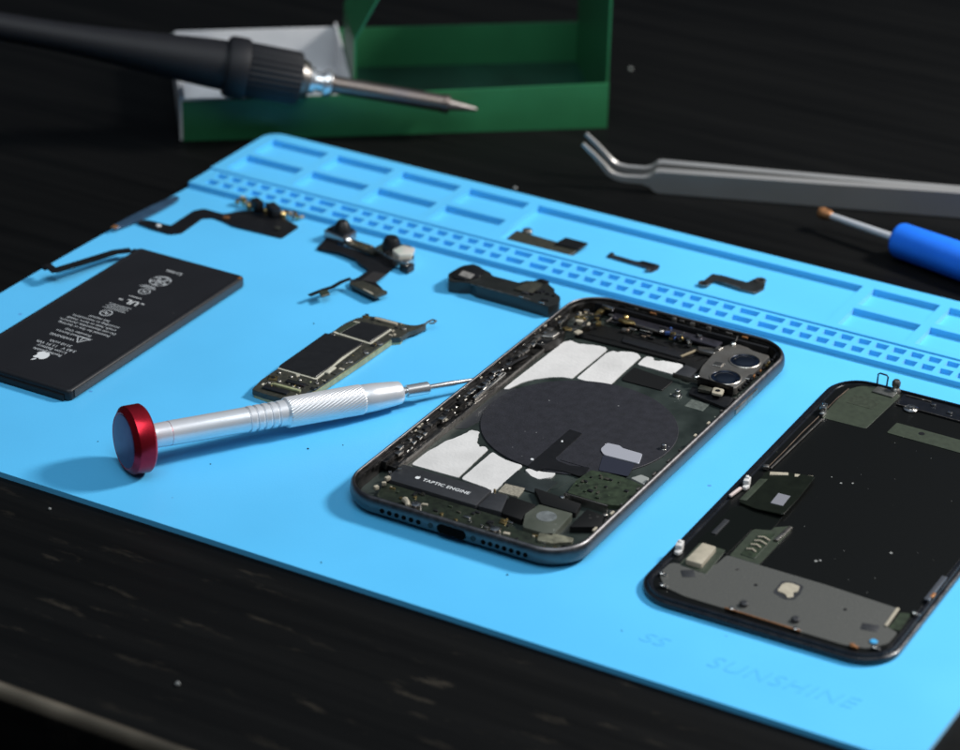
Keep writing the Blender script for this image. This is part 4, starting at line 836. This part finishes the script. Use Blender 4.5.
    for i in range(10):
        mb = MB(); mb.box((rnd.uniform(145, 156), rnd.uniform(-74.5, -67.5), 4.4), (rnd.uniform(.8, 2.6), rnd.uniform(.5, 1.5), .7), .12, rnd.choice((0, 90, 20))); mb.build('component', rnd.choice((M['chip'], M['black'], M['greyflex'], M['inner'])), b)
    mb = MB(); mb.box((147.2, -61.6, 3.6), (3.4, 1.6, 2.2), .3, -8); mb.build('end_plug', M['inner'], b)
    # three shield brackets in the long tray, floor z=.35
    z0 = .36
    R = thing('wide_shield_bracket', 'wide blackish shield bracket with raised square end, left in the long tray', 'bracket', (130, -28, z0), 'shield brackets in the long tray')
    mb = MB(); mb.prism(rpoly([(117.9, -33.6), (117.6, -26.0), (133.6, -27.0), (142.7, -28.6), (141.8, -35.4), (125.8, -34.6)], .4), z0, 1.5, .12, 1); mb.build('plate', M['pcb_dk'], R)
    mb = MB(); mb.prism(rpoly([(134.2, -29.6), (135.0, -23.4), (143.6, -23.4), (143.4, -29.4)], .4), 1.6, 2.2, .12, 1); mb.box((134.6, -28.6, 1.2), (.5, 4, 1.4), .1, 0); mb.build('raised_end', M['black'], R)
    mb = MB(); mb.cyl((120.8, -24.2, z0), 1.7, 1.5, 18, bev=.2); mb.box((120.8, -25.8, 1.0), (2.4, 2.6, .6), .1); mb.build('lug', M['inner_lt'], R)
    mb = MB(); mb.box((137.5, -34.9, 1.0), (9, .4, 1.2), .1, -4); mb.build('bent_lip', M['inner_lt'], R)
    R = thing('slim_bracket', 'slim dark metal bracket with small hooked end, middle of the long tray', 'bracket', (162, -26, z0), 'shield brackets in the long tray')
    mb = MB(); mb.prism(rpoly([(152.4, -27.0), (152.2, -24.6), (156, -24.9), (162.7, -25.4), (164.8, -23.9), (170.6, -23.8), (171.4, -26.4), (170.5, -29.8), (168.6, -30.6), (168.3, -28.0), (160.5, -27.6)], .4), z0, 1.0, .1, 1); mb.build('plate', mat('dark_steel', (.10, .10, .11), .35, .9, vary=.2, scale=400), R)
    mb = MB(); mb.box((167, -25.2, 1.1), (5.2, 1.6, .5), .12, 0); mb.build('raised_pad', M['black'], R)
    mb = MB(); mb.cyl((153.4, -25.0, .9), .8, .5, 12); mb.cyl((169.2, -29.6, .9), .8, .5, 12); mb.build('rivet', M['inner_lt'], R)
    R = thing('stepped_bracket', 'grey stepped bracket with screw lug at each end, right in the long tray', 'bracket', (198, -24, z0), 'shield brackets in the long tray')
    mb = MB(); mb.prism(rpoly([(188.2, -30.4), (188.4, -21.0), (192, -20.4), (201.1, -21.0), (202.0, -17.0), (205.6, -16.2), (207.6, -21.7), (206.6, -26.6), (202, -26.9), (191.2, -25.6), (190.9, -30.2)], .5), z0, 1.2, .12, 1); mb.build('plate', mat('grey_steel', (.105, .11, .105), .36, .9, vary=.25, scale=300), R)
    mb = MB(); mb.box((196.4, -25.8, 1.3), (9, .5, .6), .1, -6); mb.build('bent_lip', M['inner_lt'], R)
    for x, y in ((204.3, -17.6), (189.5, -29.6)):
        mb = MB(); mb.lathe((x, y, 1.0), (0, 0, 1), [(0, 1.9), (.6, 1.9), (.6, 1.0), (.2, .9), (.2, .1)], 20); mb.build('screw_lug', M['inner_lt'], R)
build_smalls()

# ================================================================== SOLDERING STATION AND IRON
def build_station():
    F0 = Vector((-27, -13.5)); al = Vector((.797, .604)); nn = Vector((-.604, .797))
    R = thing('soldering_iron_stand', 'green enamelled metal stand tray behind the mat, left bay lined with pale metal', 'tool stand', (F0.x + 60, F0.y + 60, -3))
    def P(s, p): v = F0 + al * s + nn * p; return (v.x, v.y)
    def quad(s0, s1, p0, p1): return [P(s0, p0), P(s1, p0), P(s1, p1), P(s0, p1)]
    D, Lr = 64, 155.8
    mb = MB(); mb.prism(quad(0, Lr, -.9, 0), -3, lambda x, y: 12.2 + 2.4 * ((Vector((x, y)) - F0).dot(al) / Lr), .3); mb.build('front_wall', M['green'], R)
    mb = MB(); mb.prism(quad(0, Lr, 0.02, D), -2.9, -2.0); mb.build('base_plate', mat('floor_enamel', (.006, .034, .022), .30, vary=.5, scale=35), R)
    mb = MB(); mb.prism(quad(0, Lr, D, D + .9), -2.9, 14, .2); mb.build('back_wall', M['green'], R)
    mb = MB(); mb.prism(quad(Lr - .9, Lr, 0, D), -2.9, 80, .2); mb.build('side_panel', M['green'], R)
    mb = MB(); mb.prism([P(-.9, 0), P(0, 0), P(0, D), P(-.9, D)], -2.9, 14, .2); mb.build('left_wall', M['foil'], R)
    # divider: upright panel with its top bent outwards
    mb = MB(); mb.prism(quad(62, 63, .1, 38), -2, 34, .2)
    a = [P(62, .1), P(63, .1), P(63, 38), P(62, 38)]; b = [P(84, .1), P(85, .1), P(85, 38), P(84, 38)]
    lo = [mb.bm.verts.new((x, y, 33.8)) for x, y in a]; hi = [mb.bm.verts.new((x, y, 75)) for x, y in b]
    mb.bm.faces.new(lo); mb.bm.faces.new(hi)
    for i in range(4): mb.bm.faces.new((lo[i], lo[(i + 1) % 4], hi[(i + 1) % 4], hi[i]))
    mb.build('divider', M['green'], R)
    # pale metal liner of the left bay
    mb = MB(); mb.prism(quad(.3, 61.6, .3, D - .3), -1.9, -1.0); mb.prism(quad(.3, 61.6, D - 1.2, D - .3), -1.0, 15, .2); mb.prism(quad(.2, .9, .3, D - 1.2), -1.0, 14.4)
    mb.prism(quad(.3, 61.6, .2, .9), -1, 12.9, .2); mb.prism(quad(60.8, 61.6, 1, D - 1.3), -1, 17)
    mb.build('tray_liner', M['foil'], R)
build_station()

def build_iron():
    T0 = Vector(IRON_A); E = Vector(IRON_B); d = (E - T0).normalized(); L_ = (E - T0).length
    R = thing('soldering_iron', 'soldering iron with black handle and heat-tinted barrel, resting over the green stand', 'soldering iron', (T0.x, T0.y, -3))
    # distances along the axis from the tip
    mb = MB(); mb.lathe(T0, d, [(0, .35), (1, .8), (10.5, 2.2), (11, 2.3)], 20); mb.build('tip', M['tip'], R)
    mb = MB(); mb.lathe(T0, d, [(10.6, 2.3), (10.6, 3.4), (12.6, 3.5), (13.0, 3.2), (53, 3.2), (53.4, 3.9), (54.4, 3.9)], 32); mb.build('barrel', M['barrel'], R)
    mb = MB(); mb.lathe(T0, d, [(54, 2.6), (54.3, 4.8), (55.6, 5.1), (56.8, 4.8), (57.2, 3.6), (60.0, 3.4), (60.3, 4.7), (62.0, 4.9), (63.0, 3)], 32); mb.build('collar', M['chrome'], R)
    mb = MB(); mb.lathe(T0, d, [(62, 4), (62.4, 6.2), (64, 7.0), (65.6, 7.6), (66, 6)], 32); mb.build('nut', M['inner_lt'], R)
    mb = MB(); mb.lathe(T0, d, [(65, 6.5), (65.6, 9.0), (67, 9.4), (84, 9.7), (85, 9.2)], 150, mod=lambda a, s: 1 + .022 * math.cos(30 * a)); mb.build('ribbed_grip', M['rubber'], R)
    mb = MB(); mb.lathe(T0, d, [(84.6, 9), (84.8, 10.6), (86, 11.0), (91, 11.0), (92.4, 10.4), (92.6, 9)], 40); mb.build('finger_guard', M['rubber'], R)
    mb = MB(); mb.lathe(T0, d, [(92, 9.0), (98, 8.8), (110, 8.0), (124, 7.0), (138, 6.0), (152, 5.3), (176, 4.9), (230, 4.7)], 40); mb.build('handle', M['rubber'], R)
IRON_A = (62.64, 43.87, 9.0)
IRON_B = (-75.39, -54.73, 44.0)
build_iron()

# ================================================================== TWEEZERS
def build_tweezers():
    P0 = Vector((139.7, 35.7, -3)); a = Vector((.935, .3547, 0)); n = Vector((-.3547, .935, 0))
    R = thing('curved_tweezers', 'steel tweezers with upward bent fine tips lying on edge behind the mat', 'tweezers', (190, 55, -3))
    def arm(off0, off1, th):
        # centre line in (s, z): tip -> shank; half heights
        cl = [(-26.6, 16.2, .55), (-22.5, 12.4, .8), (-19.2, 8.9, 1.0), (-16.8, 6.2, 1.15), (-14.4, 4.9, 1.25), (-11.5, 4.4, 1.3), (-5.0, 4.4, 1.5), (-2.6, 4.5, 2.2), (-.6, 4.6, 4.0), (1, 4.6, 4.4), (20, 4.7, 4.5), (60, 4.9, 4.7), (100, 5.2, 5.0), (150, 5.2, 5.0)]
        mb = MB(); rings = []
        for i, (s, z, h) in enumerate(cl):
            j0, j1 = cl[max(0, i - 1)], cl[min(len(cl) - 1, i + 1)]
            tx, tz = j1[0] - j0[0], j1[1] - j0[1]; q = math.hypot(tx, tz); tx, tz = tx / q, tz / q
            off = off0 + (off1 - off0) * max(0, min(1, (s + 27) / 130))
            if h > 3: tx, tz = 1, 0
            t2 = th * (.55 if h < 2 else 1)
            sec = [(-h, -t2), (-h, t2), (h - min(.1, h * .1), t2), (h, t2 * .8), (h, t2 * .45), (h - min(.75, h * .35), -t2)]
            ring = []
            for u, w in sec:
                c = P0 + a * (s - tz * u) + n * (off + w) + Vector((0, 0, z + tx * u))
                ring.append(mb.bm.verts.new(c))
            rings.append(ring)
        for A, B in zip(rings, rings[1:]):
            for i in range(6): mb.bm.faces.new((A[i], A[(i + 1) % 6], B[(i + 1) % 6], B[i]))
        mb.bm.faces.new(rings[0]); mb.bm.faces.new(rings[-1])
        mb.build('arm', M['steel'], R, smooth=25)
    arm(1.2, 1.2, 1.2); arm(10.6, 3.8, 1.0)
build_tweezers()

# ================================================================== BLUE TOOL
def build_blue():
    A = Vector((200.6, 38.6, 3.4)); B = Vector((256.3, 27.0, 3.4)); d = (B - A).normalized()
    R = thing('blue_handled_driver', 'small driver with blue round handle and brown-tipped steel shaft, right of the tweezers', 'hand tool', (A.x, A.y, -3))
    mb = MB(); mb.lathe(A, d, [(-.6, .6), (-.2, 1.7), (1.0, 2.1), (2.6, 1.9), (4.2, 1.6), (4.8, 1.2)], 18, mod=lambda a, s: 1 + .10 * math.sin(5 * a + s * 2)); mb.build('tip', M['copper'], R)
    mb = MB(); mb.lathe(A, d, [(4, 1.15), (31.5, 1.45), (32, 1.45)], 24); mb.build('shaft', M['satin'], R)
    mb = MB(); mb.lathe(A, d, [(31.2, 1.4), (31.2, 4.6), (31.8, 5.5), (33, 6.0), (60, 6.3), (130, 6.3), (132, 5.5), (132.2, 1)], 48); mb.build('handle', M['blueh'], R)
build_blue()

# ================================================================== GRIT ON THE TABLE
for i, (x, y, s, lab) in enumerate((
        (96.2, 12.2, .75, 'pale crumb on the black table just behind the middle of the mat'),
        (174.4, -308.9, .7, 'pale round crumb near the worn front edge of the table'),
        (93.0, -238 - 16, .5, 'tiny pale crumb on the table in front of the mat at left'),
        (79.0, 136.0, .9, 'grey crumb on the table right of the green stand'),
        (181.2, 3.2, .55, 'grey crumb against the far edge of the mat below the blue driver tip'))):
    mb = MB(); bmesh.ops.create_icosphere(mb.bm, subdivisions=2, radius=s, matrix=Matrix.Translation((x, y, -3 + s * .7)) @ Matrix.Diagonal((1, .8, .8, 1)))
    for v in mb.bm.verts: v.co += Vector((rnd.uniform(-.1, .1), rnd.uniform(-.1, .1), rnd.uniform(-.1, .1))) * s
    o = mb.build('crumb', M['dust']); o['label'] = lab; o['category'] = 'crumb'; o['group'] = 'crumbs on the table'

for o in scene.objects:   # things standing on the table top, which lies 1.8 mm under the mat's surface
    if o.parent is None and o.name.split('.')[0] in ('soldering_iron_stand', 'soldering_iron', 'curved_tweezers', 'blue_handled_driver', 'crumb'):
        o.location += Vector((.0011, -.0020, .0012))
# dark grit lying on the mat
for i, (x, y, s_) in enumerate(((138.5, -190.5, .35), (146.0, -183.2, .22), (176, -243, .25), (96, -120, .25), (222.5, -222, .3), (262, -231, .2), (119.5, -213, .22), (84, -219, .2))):
    mb = MB(); bmesh.ops.create_icosphere(mb.bm, subdivisions=1, radius=s_, matrix=Matrix.Translation((x, y, s_ * .5)) @ Matrix.Diagonal((1.2, .8, .6, 1)))
    for v in mb.bm.verts: v.co += Vector((rnd.uniform(-.1, .1), rnd.uniform(-.1, .1), 0)) * s_ * 2
    o = mb.build('grit_grain', M['black']); o['label'] = 'tiny dark grain of grit lying on the light blue mat'; o['category'] = 'grit'; o['group'] = 'dark grit on the blue mat'

# ================================================================== LIGHT
w = bpy.data.worlds.new('World'); scene.world = w; w.use_nodes = True
N, L = w.node_tree.nodes, w.node_tree.links; bg = N['Background']
tc = N.new('ShaderNodeTexCoord'); sx = N.new('ShaderNodeSeparateXYZ'); L.new(tc.outputs['Generated'], sx.inputs[0])
cr = N.new('ShaderNodeValToRGB'); e = cr.color_ramp.elements
e[0].position = .42; e[0].color = (.012, .012, .013, 1); e[1].position = 1.0; e[1].color = (.15, .20, .27, 1)
e2 = cr.color_ramp.elements.new(.72); e2.color = (.020, .026, .034, 1)
mr = N.new('ShaderNodeMapRange'); mr.inputs['From Min'].default_value = -1; L.new(sx.outputs['Z'], mr.inputs['Value']); L.new(mr.outputs[0], cr.inputs['Fac']); L.new(cr.outputs['Color'], bg.inputs['Color'])
bg.inputs['Strength'].default_value = 1.0

def area(name, loc, target, size, power, col, sizey=None):
    l = bpy.data.lights.new(name, 'AREA'); l.energy = power; l.color = col; l.size = size; l.shape = 'RECTANGLE'; l.size_y = sizey or size
    o = bpy.data.objects.new(name, l); COL.objects.link(o); o.location = Vector(loc) * S
    o.rotation_euler = (Vector(target) * S - o.location).to_track_quat('-Z', 'Y').to_euler(); return o
area('key_lamp', (626, 276, 533), (200, -140, 0), .13, 8.6, (1, .985, .96))
area('overhead_fill', (500, -700, 1500), (200, -100, 0), 1.1, 15, (.84, .94, 1))  # unseen soft fill added overhead to lift shadows and front faces

# ================================================================== CAMERA
cd = bpy.data.cameras.new('camera'); cam = bpy.data.objects.new('camera', cd); COL.objects.link(cam)
cam.location = (.5457917, -.8301774, .4169274); cam.rotation_euler = (1.0936, -.0228, .5132)
cd.sensor_width = 36; cd.lens = 2956.97 / 960 * 36; cd.clip_start = .02; cd.clip_end = 50
cd.dof.use_dof = True; cd.dof.focus_distance = .868; cd.dof.aperture_fstop = cd.lens / 8.5
scene.camera = cam
scene.view_settings.view_transform = 'Standard'; scene.view_settings.look = 'None'; scene.view_settings.exposure = 0; scene.view_settings.gamma = 1
